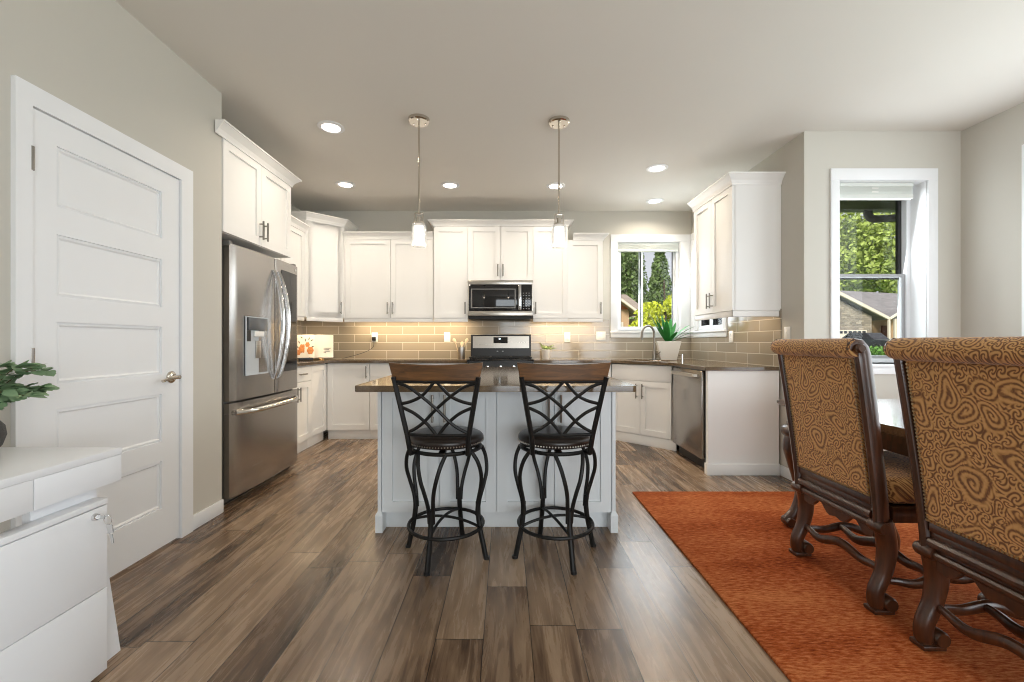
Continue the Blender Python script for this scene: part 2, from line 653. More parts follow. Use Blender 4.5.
    def build(s, name, mat, parent=None, local=False, smooth=True, angle=35, loc=None):
        bm = s.bm
        bmesh.ops.remove_doubles(bm, verts=bm.verts, dist=1e-6)
        bmesh.ops.recalc_face_normals(bm, faces=bm.faces)
        if not local:
            o0 = org(parent) if parent is not None else Vector(loc or (0, 0, 0))
            if o0.length > 0:
                bmesh.ops.translate(bm, verts=bm.verts, vec=-o0)
        me = bpy.data.meshes.new(name)
        bm.to_mesh(me)
        bm.free()
        me.materials.append(M[mat] if isinstance(mat, str) else mat)
        if smooth:
            for p in me.polygons:
                p.use_smooth = True
            me.set_sharp_from_angle(angle=R(angle))
        o = bpy.data.objects.new(name, me)
        COL.objects.link(o)
        if parent is not None:
            o.parent = parent
        elif loc:
            o.location = loc
        return o


def children(o):
    return [c for c in bpy.data.objects if c.parent == o]


def copy_tree(o, parent=None):
    c = o.copy()
    COL.objects.link(c)
    if parent is not None:
        c.parent = parent
    for ch in children(o):
        copy_tree(ch, c)
    return c


def spline(pts, n=8):
    """Catmull-Rom through pts"""
    P = [Vector(p) for p in pts]
    out = []
    for i in range(len(P) - 1):
        p0, p1, p2, p3 = P[max(0, i - 1)], P[i], P[i + 1], P[min(len(P) - 1, i + 2)]
        for k in range(n):
            t = k / n
            out.append(0.5 * ((2 * p1) + (p2 - p0) * t + (2 * p0 - 5 * p1 + 4 * p2 - p3) * t * t + (3 * p1 - p0 - 3 * p2 + p3) * t ** 3))
    out.append(P[-1])
    return out


def lerp_list(vals, n):
    out = []
    for i in range(len(vals) - 1):
        for k in range(n):
            out.append(vals[i] + (vals[i + 1] - vals[i]) * k / n)
    out.append(vals[-1])
    return out


def struct(o):
    o['kind'] = 'structure'
    return o


# ------------------------------------------------------------------ the room
CZ = 2.755
XL, XK, XR, XD = -1.87, -2.55, 2.315, 3.53      # door wall, kitchen left wall, kitchen right wall, dining wall
YB, YBAY, YC, YREAR = 5.38, 3.338, 2.828, -2.6


def wall(name, boxes, mat='wall'):
    b = MB()
    for q in boxes:
        b.box(*q)
    return struct(b.build(name, mat, smooth=False))


struct(MB().box(-2.80, YREAR - 0.15, -0.12, 3.75, 5.55, 0).build('floor', 'floor', smooth=False))
struct(MB().box(-2.80, YREAR - 0.15, CZ, 3.75, 5.55, CZ + 0.12).build('ceiling', 'ceiling', smooth=False))
# door wall with the door opening
DY0, DY1, DZ = 1.674, 2.464, 2.055
wall('wall_left', [(XL - 0.12, YREAR, 0, XL, DY0, CZ), (XL - 0.12, DY1, 0, XL, YC, CZ), (XL - 0.12, DY0, DZ, XL, DY1, CZ)])
wall('wall_alcove', [(XK - 0.12, YC - 0.12, 0, XL - 0.12, YC, CZ)])
wall('wall_kitchen_left', [(XK - 0.12, YC, 0, XK, YB + 0.15, CZ)])
WZ0, WZ1 = 1.26, 2.372
BX0, BX1 = 1.392, 2.175
wall('wall_back', [(XK, YB, 0, BX0, YB + 0.15, CZ), (BX1, YB, 0, XR + 0.15, YB + 0.15, CZ), (BX0, YB, 0, BX1, YB + 0.15, WZ0), (BX0, YB, WZ1, BX1, YB + 0.15, CZ)])
RY0, RY1 = 4.575, 5.265
wall('wall_right', [(XR, YBAY, 0, XR + 0.15, RY0, CZ), (XR, RY1, 0, XR + 0.15, YB, CZ), (XR, RY0, 0, XR + 0.15, RY1, WZ0), (XR, RY0, WZ1, XR + 0.15, RY1, CZ)])
VX0, VX1, VZ0, VZ1 = 2.578, 3.262, 0.955, 2.372
BT = 0.22
wall('wall_bay', [(XR + 0.15, YBAY, 0, VX0, YBAY + BT, CZ), (VX1, YBAY, 0, XD, YBAY + BT, CZ), (VX0, YBAY, 0, VX1, YBAY + BT, VZ0), (VX0, YBAY, VZ1, VX1, YBAY + BT, CZ)])
SY0, SY1, SZ0 = 0.35, 2.84, 0.35
wall('wall_dining', [(XD, YREAR, 0, XD + 0.18, SY0, CZ), (XD, SY1, 0, XD + 0.18, YBAY + BT, CZ), (XD, SY0, 0, XD + 0.18, SY1, SZ0), (XD, SY0, VZ1, XD + 0.18, SY1, CZ)])
wall('wall_rear', [(XL - 0.12, YREAR - 0.15, 0, XD + 0.18, YREAR, CZ)])

# tile backsplash
struct(MB().box(XK, YB - 0.008, 0.90, BX0 - 0.1, YB, 1.40).box(BX0 - 0.1, YB - 0.008, 0.90, XR - 0.008, YB, 1.18).build('wall_backsplash_back', 'tile_x', smooth=False))
struct(MB().box(XR - 0.008, 3.612, 0.90, XR, 4.48, 1.40).box(XR - 0.008, 4.48, 0.90, XR, YB, 1.18).build('wall_backsplash_right', 'tile_y', smooth=False))
struct(MB().box(XK, 3.90, 0.90, XK + 0.008, YB - 0.008, 1.40).build('wall_backsplash_left', 'tile_y', smooth=False))


def baseboard(name, x0, y0, x1, y1, h=0.087):
    b = MB().box(x0, y0, 0, x1, y1, h, 0.003)
    return struct(b.build(name, 'trim'))


baseboard('baseboard_left', XL, 2.546, XL + 0.014, YC)
baseboard('baseboard_left_front', XL, YREAR, XL + 0.014, 1.622)
baseboard('baseboard_bay', XR, YBAY - 0.014, XD, YBAY)
baseboard('baseboard_dining', XD - 0.014, YREAR, XD, YBAY - 0.014)
baseboard('baseboard_right', XR - 0.014, YBAY, XR, 3.612)

# ---- interior door
DFX = -1.862
d = MB()
d.box(-1.90, 1.713, 0.012, -1.876, 2.477, 2.040)
PY0, PY1 = 1.808, 2.352
pz = [(1.681, 1.932), (1.309, 1.566), (0.946, 1.203), (0.583, 0.840), (0.220, 0.477)]
d.box(-1.876, 1.713, 0.012, DFX, PY0, 2.040)
d.box(-1.876, PY1, 0.012, DFX, 2.477, 2.040)
zz = [2.040] + [v for (a, b_) in pz for v in (b_, a)] + [0.012]
for i in range(0, len(zz), 2):
    d.box(-1.876, PY0, zz[i + 1], DFX, PY1, zz[i])
for (a, b_) in pz:       # raised field with a bevelled moulding
    d.raw([(DFX - 0.010, PY0, a), (DFX - 0.010, PY1, a), (DFX - 0.010, PY1, b_), (DFX - 0.010, PY0, b_),
           (DFX - 0.004, PY0 + 0.012, a + 0.012), (DFX - 0.004, PY1 - 0.012, a + 0.012), (DFX - 0.004, PY1 - 0.012, b_ - 0.012), (DFX - 0.004, PY0 + 0.012, b_ - 0.012),
           (DFX - 0.010, PY0 + 0.020, a + 0.020), (DFX - 0.010, PY1 - 0.020, a + 0.020), (DFX - 0.010, PY1 - 0.020, b_ - 0.020), (DFX - 0.010, PY0 + 0.020, b_ - 0.020)],
          [(0, 1, 5, 4), (1, 2, 6, 5), (2, 3, 7, 6), (3, 0, 4, 7), (4, 5, 9, 8), (5, 6, 10, 9), (6, 7, 11, 10), (7, 4, 8, 11), (8, 9, 10, 11)])
door = struct(d.build('door_1', 'trim', smooth=False))
b = MB()
b.lathe([(0.0, 0.0), (0.033, 0.0), (0.033, 0.006), (0.026, 0.012), (0.012, 0.014), (0.011, 0.05), (0.0, 0.05)], (DFX, 2.415, 0.925), 20, 'x')
b.tube(spline([(DFX + 0.045, 2.418, 0.925), (DFX + 0.05, 2.39, 0.926), (DFX + 0.05, 2.34, 0.922), (DFX + 0.046, 2.30, 0.912)], 5), [0.011] * 6 + [0.010] * 5 + [0.008] * 5, 10)
b.build('door_handle', 'brass_nickel', door)
for z in (1.84, 1.05, 0.26):
    b = MB().tube([(DFX + 0.006, 1.709, z - 0.047), (DFX + 0.006, 1.709, z + 0.047)], 0.008, 10)
    b.box(DFX - 0.002, 1.698, z - 0.045, DFX + 0.002, 1.722, z + 0.045)
    b.build('hinge', 'nickel', door)
# jamb and casing
b = MB()
b.box(XL - 0.12, 1.700, 0, XL, 1.711, 2.052).box(XL - 0.12, 2.479, 0, XL, 2.490, 2.052).box(XL - 0.12, 1.700, 2.043, XL, 2.490, 2.055)
b.box(XL, 1.649, 0, XL + 0.019, 1.709, 2.0455).box(XL, 2.481, 0, XL + 0.019, 2.571, 2.0455).box(XL, 1.649, 2.0455, XL + 0.019, 2.571, 2.128)
struct(b.build('trim_1', 'trim', smooth=False)).location.y = -0.026
door.location.y = -0.026


# ---- windows
def window_unit(name, Mx, w, z0, z1, cas, style, depth, casing=(0.083, 0.083, 0.09), gap_r=None):
    """Mx maps local x (left to right seen from inside), y (outwards), z. Opening is 0..w; wall face at y=0."""
    wr = struct(root(name, None, None))
    cl, cr, ct = casing
    b = MB(Mx)
    b.box(-cl, -0.018, z0 - 0.005, 0, 0, z1, 0.002)
    b.box(w, -0.018, z0 - 0.005, w + cr, 0, z1, 0.002)
    b.box(-cl, -0.018, z1, w + cr, 0, z1 + ct, 0.002)
    b.build('window_casing', 'trim', wr)
    b = MB(Mx)
    b.box(-cl - 0.012, -0.034, z0 - 0.028, w + cr + 0.012 * (cr > 0.06), 0.0, z0 - 0.005, 0.003)
    b.box(0, 0, z0 - 0.0285, w, depth, z0)
    b.box(-cl, -0.016, z0 - 0.085, w + cr, 0, z0 - 0.028, 0.002)
    b.build('window_sill', 'trim', wr)
    b = MB(Mx)           # reveal
    b.box(-0.004, 0, z0, 0.004, depth + 0.04, z1).box(w - 0.004, 0, z0, w + 0.004, depth + 0.04, z1).box(0.004, 0, z1 - 0.004, w - 0.004, depth + 0.04, z1 + 0.004)
    b.build('window_reveal', 'trim', wr)
    fr = MB(Mx)
    y0, y1 = depth - 0.05, depth + 0.03
    t = 0.032
    fr.box(0.004, y0, z0, 0.004 + t, y1, z1 - 0.004).box(w - 0.004 - t, y0, z0, w - 0.004, y1, z1 - 0.004)
    fr.box(0.004 + t, y0, z0, w - 0.004 - t, y1, z0 + t).box(0.004 + t, y0, z1 - 0.004 - t, w - 0.004 - t, y1, z1 - 0.004)
    fr.build('window_frame', 'vinyl', wr)
    if style == 'slider':
        xm = w * 0.405
        ga = MB(Mx)
        for (a, c, yy) in ((0.004 + t, xm + 0.02, y0 + 0.012), (xm - 0.02, w - 0.004 - t, y0 + 0.045)):
            s = MB(Mx)
            q = 0.022
            s.box(a, yy, z0 + t, a + q, yy + 0.025, z1 - 0.004 - t).box(c - q, yy, z0 + t, c, yy + 0.025, z1 - 0.004 - t)
            s.box(a + q, yy, z0 + t, c - q, yy + 0.025, z0 + t + q).box(a + q, yy, z1 - 0.004 - t - q, c - q, yy + 0.025, z1 - 0.004 - t)
            so = s.build('sash', 'vinyl', wr)
            g = MB(Mx).box(a + q, yy + 0.010, z0 + t + q, c - q, yy + 0.014, z1 - 0.004 - t - q)
            g.build('pane', 'glass', so)
            k = MB(Mx)
            for xx in (a + q, c - q - 0.006):
                k.box(xx, yy + 0.003, z0 + t + q, xx + 0.006, yy + 0.022, z1 - 0.004 - t - q)
            k.build('gasket', 'dark_vinyl', so)
    else:
        zm = 1.655
        q = 0.024
        for (a, c, yy, mt) in ((z0 + t, zm + 0.015, y0 + 0.012, 'grey_vinyl'), (zm - 0.022, z1 - 0.004 - t, y0 + 0.045, 'dark_vinyl')):
            s = MB(Mx)
            s.box(0.004 + t, yy, a, 0.004 + t + q, yy + 0.028, c).box(w - 0.004 - t - q, yy, a, w - 0.004 - t, yy + 0.028, c)
            s.box(0.004 + t + q, yy, a, w - 0.004 - t - q, yy + 0.028, a + q).box(0.004 + t + q, yy, c - q, w - 0.004 - t - q, yy + 0.028, c)
            so = s.build('sash', mt, wr)
            g = MB(Mx).box(0.004 + t + q, yy + 0.010, a + q, w - 0.004 - t - q, yy + 0.014, c - q)
            g.build('pane', 'glass', so)
    return wr


def blind(Mx, w, z1, label, depth=0.012, stack=0.05, h=0.028):
    r_ = root('window_blind', label, 'blind', tuple(Mx @ Vector((w / 2, depth + 0.03, z1))), 0, 'raised window blinds')
    MB(Mx).box(0.010, depth, z1 - 0.034, w - 0.010, depth + 0.045, z1 - 0.006, 0.003).build('headrail', 'blind', r_)
    s = MB(Mx)
    n = 7
    for i in range(n):
        zz_ = z1 - 0.038 - (i + 0.5) * stack / n
        s.box(0.014, depth + 0.002, zz_ - 0.0022, w - 0.014, depth + 0.050, zz_ + 0.0022)
    s.build('slat_stack', 'blind', r_)
    MB(Mx).box(0.012, depth - 0.002, z1 - 0.038 - stack - h, w - 0.012, depth + 0.052, z1 - 0.038 - stack, 0.004).build('bottom_rail', 'blind', r_)
    c = MB(Mx)
    for zz_ in (z1 - 0.045, z1 - 0.075):
        c.box(w * 0.46, depth - 0.004, zz_ - 0.006, w * 0.54, depth + 0.0, zz_ + 0.002)
    c.build('cord_clip', 'white_plastic', r_)
    return r_


Mback = Matrix.Translation((BX0, YB, 0))
window_unit('window_1', Mback, BX1 - BX0, WZ0, WZ1, None, 'slider', 0.085, (0.083, 0.125, 0.09))
blind(Mback, BX1 - BX0, WZ1, 'white raised blind stacked at the top of the window facing us above the sink')
Mright = Matrix.Translation((XR, RY1, 0)) @ Matrix.Rotation(-PI / 2, 4, 'Z')
window_unit('window_2', Mright, RY1 - RY0, WZ0, WZ1, None, 'slider', 0.085, (0.095, 0.083, 0.09))
blind(Mright, RY1 - RY0, WZ1, 'white raised blind in the side window beside the wall cabinet over the sink')
Mbay = Matrix.Translation((VX0, YBAY, 0))
window_unit('window_3', Mbay, VX1 - VX0, VZ0, VZ1, None, 'hung', 0.175, (0.066, 0.076, 0.09))
blind(Mbay, VX1 - VX0 - 0.06, VZ1, 'white raised blind at the top of the tall dining window behind the chairs', 0.03, 0.055, 0.035)
Mdin = Matrix.Translation((XD, SY1, 0)) @ Matrix.Rotation(-PI / 2, 4, 'Z')
window_unit('window_4', Mdin, SY1 - SY0, SZ0, VZ1, None, 'slider', 0.1, (0.09, 0.09, 0.09))


# ------------------------------------------------------------------ cabinet making
def frame_at(x, y, ang):
    return Matrix.Translation((x, y, 0)) @ Matrix.Rotation(R(ang), 4, 'Z')


def shaker(Mx, x0, x1, z0, z1, parent, name='door', mat='cab', handle=None, rail=0.060, t=0.020, hl=0.14, hmat='nickel'):
    """shaker panel in the cabinet frame (front at y=0); handle = (x, z, 'v'|'h')"""
    b = MB(Mx)
    g = 0.0022
    x0 += g; x1 -= g; z0 += g; z1 -= g
    if min(x1 - x0, z1 - z0) > 2.6 * rail:
        b.box(x0, 0, z0, x0 + rail, t, z1).box(x1 - rail, 0, z0, x1, t, z1)
        b.box(x0 + rail, 0, z0, x1 - rail, t, z0 + rail).box(x0 + rail, 0, z1 - rail, x1 - rail, t, z1)
        b.box(x0 + rail, 0.013, z0 + rail, x1 - rail, t, z1 - rail)
    else:
        b.box(x0, 0, z0, x1, t, z1, 0.001)
    o = b.build(name, mat, parent, smooth=False)
    if handle:
        hx, hz, dr = handle
        h = MB(Mx)
        s = hl / 2
        if dr == 'v':
            h.tube([(hx, -0.030, hz - s), (hx, -0.030, hz + s)], 0.0072, 8)
            for q in (-s + 0.022, s - 0.022):
                h.tube([(hx, 0, hz + q), (hx, -0.030, hz + q)], 0.005, 8)
        else:
            h.tube([(hx - s, -0.030, hz), (hx + s, -0.030, hz)], 0.0072, 8)
            for q in (-s + 0.022, s - 0.022):
                h.tube([(hx + q, 0, hz), (hx + q, -0.030, hz)], 0.005, 8)
        h.build('bar_handle', hmat, o)
    return o


def sweep_crown(path, z0, z1, proj, name, parent, mat='cab', ends=True):
    """mitred crown moulding; outward is to the right of the path direction"""
    hgt = z1 - z0
    prof = [(0, z0), (0.008, z0), (0.010, z0 + 0.14 * hgt), (0.35 * proj, z0 + 0.42 * hgt), (0.90 * proj, z0 + 0.84 * hgt), (proj, z0 + 0.86 * hgt), (proj, z1), (0, z1)]
    P = [Vector((p[0], p[1])) for p in path]
    n = len(P)
    rows = []
    for i in range(n):
        def nrm(a, c):
            d_ = (c - a).normalized()
            return Vector((d_.y, -d_.x))
        if i == 0:
            m = nrm(P[0], P[1])
        elif i == n - 1:
            m = nrm(P[-2], P[-1])
        else:
            a, c = nrm(P[i - 1], P[i]), nrm(P[i], P[i + 1])
            m = (a + c) / (1 + a.dot(c))
        rows.append([(P[i].x + m.x * o_, P[i].y + m.y * o_, z) for (o_, z) in prof])
    b = MB()
    k = len(prof)
    vs_ = [p for r_ in rows for p in r_]
    fs = []
    for i in range(n - 1):
        for j in range(k):
            fs.append((i * k + j, i * k + (j + 1) % k, (i + 1) * k + (j + 1) % k, (i + 1) * k + j))
    fs.append(tuple(range(k)))
    fs.append(tuple(range((n - 1) * k, n * k))[::-1])
    b.raw(vs_, fs)
    return b.build(name, mat, parent, smooth=False)


def upper(label, Mx, w, depth, z0, z1, doors, parent_loc, rail=True, group='white upper cabinets', cat='cabinet'):
    r_ = root('wall_cabinet', label, cat, parent_loc, 0, group)
    b = MB(Mx).box(0, 0.0205, z0, w, depth, z1)
    b.build('body', 'cab', r_, smooth=False)
    for (a, c, side) in doors:
        hx = None if side is None else (a + 0.030 if side == 'L' else c - 0.030)
        shaker(Mx, a, c, z0, z1, r_, 'door', 'cab', None if hx is None else (hx, z0 + 0.115, 'v'))
    if rail:
        MB(Mx).box(0.002, 0.006, z0 - 0.046, w - 0.002, 0.030, z0 - 0.001, 0.002).build('light_rail', 'cab', r_)
    return r_


Yu = 5.05
# cabinet over the refrigerator, faces +X
Mf = frame_at(-1.862, 2.832, 90)
c = upper('white two door cabinet directly above the steel refrigerator', Mf, 0.895, 0.68, 1.848, 2.472, [(0, 0.4475, 'R'), (0.4475, 0.895, 'L')], (-2.2, 3.3, 1.848), rail=False)
sweep_crown([(-1.862, 2.752), (-1.862, 3.727), (-2.549, 3.727)], 2.462, 2.545, 0.062, 'crown', c)
# short wall cabinet on the left wall between refrigerator and corner
Ml = frame_at(-2.22, 3.865, 90)
c = upper('narrow white wall cabinet half hidden behind the refrigerator', Ml, 0.885, 0.329, 1.40, 2.335, [(0, 0.45, 'R'), (0.45, 0.885, 'L')], (-2.38, 4.3, 1.40))
sweep_crown([(-2.22, 3.87), (-2.22, 4.749)], 2.325, 2.40, 0.055, 'crown', c)
# diagonal corner cabinet
cx0, cy0, cx1, cy1 = -2.205, 4.752, -1.907, 5.05
c = root('wall_cabinet', 'tall white corner cabinet with a slanted single door', 'cabinet', (-2.3, 5.1, 1.40), 0, 'white upper cabinets')
b = MB()
b.prism([(XK + 0.001, cy0), (cx0 - 0.015, cy0), (cx0 + 0.0145, cy0 + 0.0145 + 0.0), (cx1 - 0.0145, cy1 - 0.0145), (cx1, cy1 + 0.0145), (cx1, YB - 0.001), (XK + 0.001, YB - 0.001)], 1.40, 2.475)
b.build('body', 'cab', c, smooth=False)
Md = frame_at(cx0, cy0, 45)
wd = math.hypot(cx1 - cx0, cy1 - cy0)
shaker(Md, 0.008, wd - 0.004, 1.40, 2.472, c, 'door', 'cab', (wd - 0.04, 1.515, 'v'), t=0.018)
MB(Md).box(0.006, 0.002, 1.354, wd - 0.006, 0.025, 1.399, 0.002).build('light_rail', 'cab', c)
sweep_crown([(XK + 0.002, cy0), (cx0, cy0), (cx1, cy1), (cx1, YB - 0.002)], 2.465, 2.552, 0.062, 'crown', c)
# two door run left of centre
Mb = frame_at(-1.904, Yu, 0)
c = upper('wide white two door wall cabinet behind the left pendant lamp', Mb, 1.052, YB - Yu - 0.001, 1.40, 2.335, [(0.016, 0.547, 'R'), (0.547, 1.050, 'L')], (-1.4, 5.2, 1.40))
MB(Mb).box(0.002, 0.002, 1.401, 0.0155, 0.02, 2.334).build('filler_strip', 'cab', c, smooth=False)
sweep_crown([(-1.904, Yu), (-0.853, Yu)], 2.328, 2.403, 0.06, 'crown', c)
# centre group, a little deeper and taller
Yc = 5.015
Mb = frame_at(-0.845, Yc, 0)
upper('tall narrow white cabinet on the left side of the microwave', Mb, 0.40, YB - Yc - 0.001, 1.40, 2.470, [(0, 0.40, 'R')], (-0.65, 5.2, 1.40))
Mb = frame_at(-0.445, Yc, 0)
upper('short white two door cabinet directly above the microwave', Mb, 0.76, YB - Yc - 0.001, 1.838, 2.470, [(0, 0.38, 'R'), (0.38, 0.76, 'L')], (-0.06, 5.2, 1.838), rail=False)
Mb = frame_at(0.315, Yc, 0)
upper('tall narrow white cabinet on the right side of the microwave', Mb, 0.408, YB - Yc - 0.001, 1.40, 2.470, [(0, 0.408, 'L')], (0.52, 5.2, 1.40))
cr = sweep_crown([(-0.845, YB - 0.002), (-0.845, Yc), (0.723, Yc), (0.723, YB - 0.002)], 2.4705, 2.532, 0.06, 'crown_molding', None)
tag(cr, 'raised white crown molding running over the microwave and the two tall cabinets beside it', 'molding')
# right of centre
Mb = frame_at(0.725, Yu, 0)
c = upper('white single door wall cabinet next to the window facing us', Mb, 0.415, YB - Yu - 0.001, 1.40, 2.320, [(0, 0.415, 'R')], (0.93, 5.2, 1.40))
sweep_crown([(0.786, Yu), (1.140, Yu), (1.140, YB - 0.002)], 2.315, 2.388, 0.06, 'crown', c)
# right wall cabinet, faces -X
XU = 1.905
Mr = frame_at(XU, 4.365, -90)
c = upper('white two door wall cabinet on the right wall with its plain side toward us', Mr, 0.745, XR - XU - 0.001, 1.385, 2.452, [(0, 0.372, 'R'), (0.372, 0.745, 'L')], (2.1, 4.0, 1.385), rail=False)
b = MB()
b.box(XU + 0.006, 3.626, 1.335, XU + 0.030, 4.36, 1.384, 0.002).box(XU + 0.006, 3.622, 1.335, XR - 0.012, 3.645, 1.384, 0.002)
b.build('light_rail', 'cab', c)
MB().box(XU + 0.030, 3.6165, 1.386, XR - 0.001, 3.6195, 2.45).build('end_panel', 'cab', c, smooth=False)
sweep_crown([(XU, 4.365), (XU, 3.617), (XR - 0.002, 3.617)], 2.440, 2.528, 0.064, 'crown', c)

# ---- base cabinets
Yf = 4.93            # door face of the back run
Xf = -2.055          # door face of the left run
CT = 0.912
CB = CT - 0.032


def base(label, Mx, w, depth, fronts, loc, group='white base cabinets', toe=0.05, name='base_cabinet', mat='cab', ztop=None):
    r_ = root(name, label, 'cabinet', loc, 0, group)
    zt = ztop or CB - 0.001
    MB(Mx).box(0, 0.0205, 0.105, w, depth, zt).build('body', mat, r_, smooth=False)
    MB(Mx).box(0, toe - 0.012, 0, w, toe + 0.006, 0.104, 0.001).build('toe_kick', mat, r_)
    for f in fronts:
        kind, a, c_, z0, z1, h = f
        shaker(Mx, a, c_, z0, z1, r_, kind, mat, h)
    return r_


zt = CB - 0.012
Mx = frame_at(Xf, 3.895, 90)
base('white base cabinet with one drawer over two doors beside the refrigerator', Mx, 0.64, 0.49,
     [('drawer', 0, 0.64, 0.72, zt, (0.42, 0.795, 'h')), ('door', 0, 0.32, 0.112, 0.718, (0.29, 0.60, 'v')), ('door', 0.32, 0.64, 0.112, 0.718, (0.35, 0.60, 'v'))], (-2.3, 4.2, 0))
Mx = frame_at(Xf, 4.535, 90)
base('white corner base cabinet on the left wall with one narrow door', Mx, 0.394, 0.49,
     [('door', 0, 0.394, 0.112, zt, None)], (-2.3, 4.7, 0))
Mx = frame_at(Xf + 0.001, Yf, 0)
base('white base cabinet with a full height door in the left corner under the book', Mx, 0.49, YB - Yf - 0.002,
     [('door', 0.004, 0.49, 0.112, zt, (0.455, 0.775, 'v'))], (-1.8, 5.1, 0))
Mx = frame_at(Xf + 0.493, Yf, 0)
base('white base cabinet with a drawer over doors left of the range', Mx, 1.115, YB - Yf - 0.002,
     [('drawer', 0, 1.115, 0.72, zt, (0.56, 0.795, 'h')), ('door', 0, 0.557, 0.112, 0.718, (0.52, 0.60, 'v')), ('door', 0.557, 1.115, 0.112, 0.718, (0.60, 0.60, 'v'))], (-1.0, 5.1, 0))
Mx = frame_at(0.323, Yf, 0)
base('white base cabinet with a drawer over doors right of the range', Mx, 0.885, YB - Yf - 0.002,
     [('drawer', 0, 0.885, 0.72, zt, (0.44, 0.795, 'h')), ('door', 0, 0.443, 0.112, 0.718, (0.41, 0.60, 'v')), ('door', 0.443, 0.885, 0.112, 0.718, (0.475, 0.60, 'v'))], (0.76, 5.1, 0))
# diagonal sink base
sx0, sy0, sx1, sy1 = 1.212, 4.932, 1.708, 4.436
Ms = frame_at(sx0, sy0, -45)
ws = math.hypot(sx1 - sx0, sy1 - sy0)
r_ = root('base_cabinet', 'white slanted sink base with two doors and a false drawer front', 'cabinet', (1.8, 4.9, 0), 0, 'white base cabinets')
n45 = 0.0205 / math.sqrt(2)
MB().prism([(sx0 + n45, sy0 + n45), (sx1 + n45, sy1 + n45), (XR - 0.015, sy1 + n45), (XR - 0.015, YB - 0.012), (sx0 + n45, YB - 0.012)], 0.105, 0.70).build('body', 'cab', r_, smooth=False)
MB(Ms).box(0.0, 0.0, 0.700, ws, 0.0205, zt, 0.001).build('false_front', 'cab', r_)
shaker(Ms, 0.0, ws / 2, 0.112, 0.698, r_, 'door', 'cab', (ws / 2 - 0.035, 0.585, 'v'), hl=0.16, hmat='nickel')
shaker(Ms, ws / 2, ws, 0.112, 0.698, r_, 'door', 'cab', (ws / 2 + 0.035, 0.585, 'v'), hl=0.16, hmat='nickel')
MB(Ms).box(0.002, 0.010, 0, ws + 0.045, 0.026, 0.104, 0.001).build('toe_kick', 'cab', r_)

# dishwasher
XW = 1.700
r_ = root('dishwasher', 'stainless steel dishwasher between the slanted sink base and the white end panel', 'dishwasher', (1.99, 4.02, 0))
MB().box(XW + 0.03, 3.66, 0.10, XR - 0.02, 4.37, CB - 0.002).build('body', 'black', r_, smooth=False)
MB().box(XW - 0.008, 3.716, 0.105, XW + 0.029, 4.362, 0.868, 0.004).build('door', 'steel', r_)
MB().box(XW + 0.06, 3.66, 0.0, XW + 0.075, 4.37, 0.099).build('toe_kick', 'black', r_, smooth=False)
MB().box(XW - 0.006, 3.722, 0.869, XW + 0.028, 4.356, 0.878).build('control_strip', 'black', r_, smooth=False)
b = MB()
b.box(XW - 0.052, 3.80, 0.805, XW - 0.038, 4.30, 0.838, 0.004)
b.box(XW - 0.040, 3.81, 0.810, XW - 0.008, 3.835, 0.833).box(XW - 0.040, 4.265, 0.810, XW - 0.008, 4.29, 0.833)
b.build('bar_handle', 'steel_x', r_)
# end panel
r_ = root('end_panel', 'plain white cabinet end panel with a baseboard beside the dishwasher', 'panel', (2.0, 3.63, 0))
MB().box(XW - 0.002, 3.620, 0.0, XR - 0.016, 3.655, CB - 0.001).build('panel', 'cab', r_, smooth=False)
MB().box(XW - 0.012, 3.607, 0.0, XR - 0.016, 3.619, 0.095, 0.002).box(XW - 0.012, 3.619, 0.0, XW - 0.0025, 3.66, 0.095, 0.002).build('baseboard', 'cab', r_)


# ---- countertops (with a real sink cut-out)
def slab(outer, hole, z0, z1, name, mat, label, cat, bev=0.003):
    bm = bmesh.new()
    loops = [outer] + ([hole] if hole else [])
    edges = []
    for lp in loops:
        v = [bm.verts.new((p[0], p[1], z1)) for p in lp]
        for i in range(len(v)):
            edges.append(bm.edges.new((v[i], v[(i + 1) % len(v)])))
    res = bmesh.ops.triangle_fill(bm, use_beauty=True, use_dissolve=False, edges=edges)
    faces = [g for g in res['geom'] if isinstance(g, bmesh.types.BMFace)]
    ext = bmesh.ops.extrude_face_region(bm, geom=faces)
    bmesh.ops.translate(bm, verts=[g for g in ext['geom'] if isinstance(g, bmesh.types.BMVert)], vec=(0, 0, z0 - z1))
    bmesh.ops.recalc_face_normals(bm, faces=bm.faces)
    m = MB()
    m.bm.free()
    m.bm = bm
    o = m.build(name, mat, None, smooth=False)
    bv = o.modifiers.new('edge', 'BEVEL')
    bv.width = bev
    bv.segments = 2
    bv.limit_method = 'ANGLE'
    return tag(o, label, cat)


yo, xo = Yf - 0.028, Xf + 0.03
slab([(XK + 0.009, 3.885), (xo, 3.885), (xo, yo), (-0.447, yo), (-0.447, YB - 0.009), (XK + 0.009, YB - 0.009)], None, CB, CT, 'countertop', 'quartz',
     'brown quartz countertop in the left corner running up to the range', 'countertop')
u = Vector((1, -1)) / math.sqrt(2)
v = Vector((1, 1)) / math.sqrt(2)
mid = (Vector((sx0, sy0)) + Vector((sx1, sy1))) / 2
sk = mid + v * 0.24
hole = [tuple(sk + u * a + v * c_) for (a, c_) in ((-0.27, -0.16), (0.27, -0.16), (0.27, 0.16), (-0.27, 0.16))]
k45 = 0.028 / math.sqrt(2)
xw = XW - 0.03
slab([(0.322, yo), (sx0 - 0.012, yo), (xw, sy1 - 0.012), (xw, 3.598), (XR - 0.009, 3.598), (XR - 0.009, YB - 0.009), (0.322, YB - 0.009)], hole, CB, CT, 'countertop', 'quartz',
     'brown quartz countertop wrapping the sink corner from the range to the end panel', 'countertop')
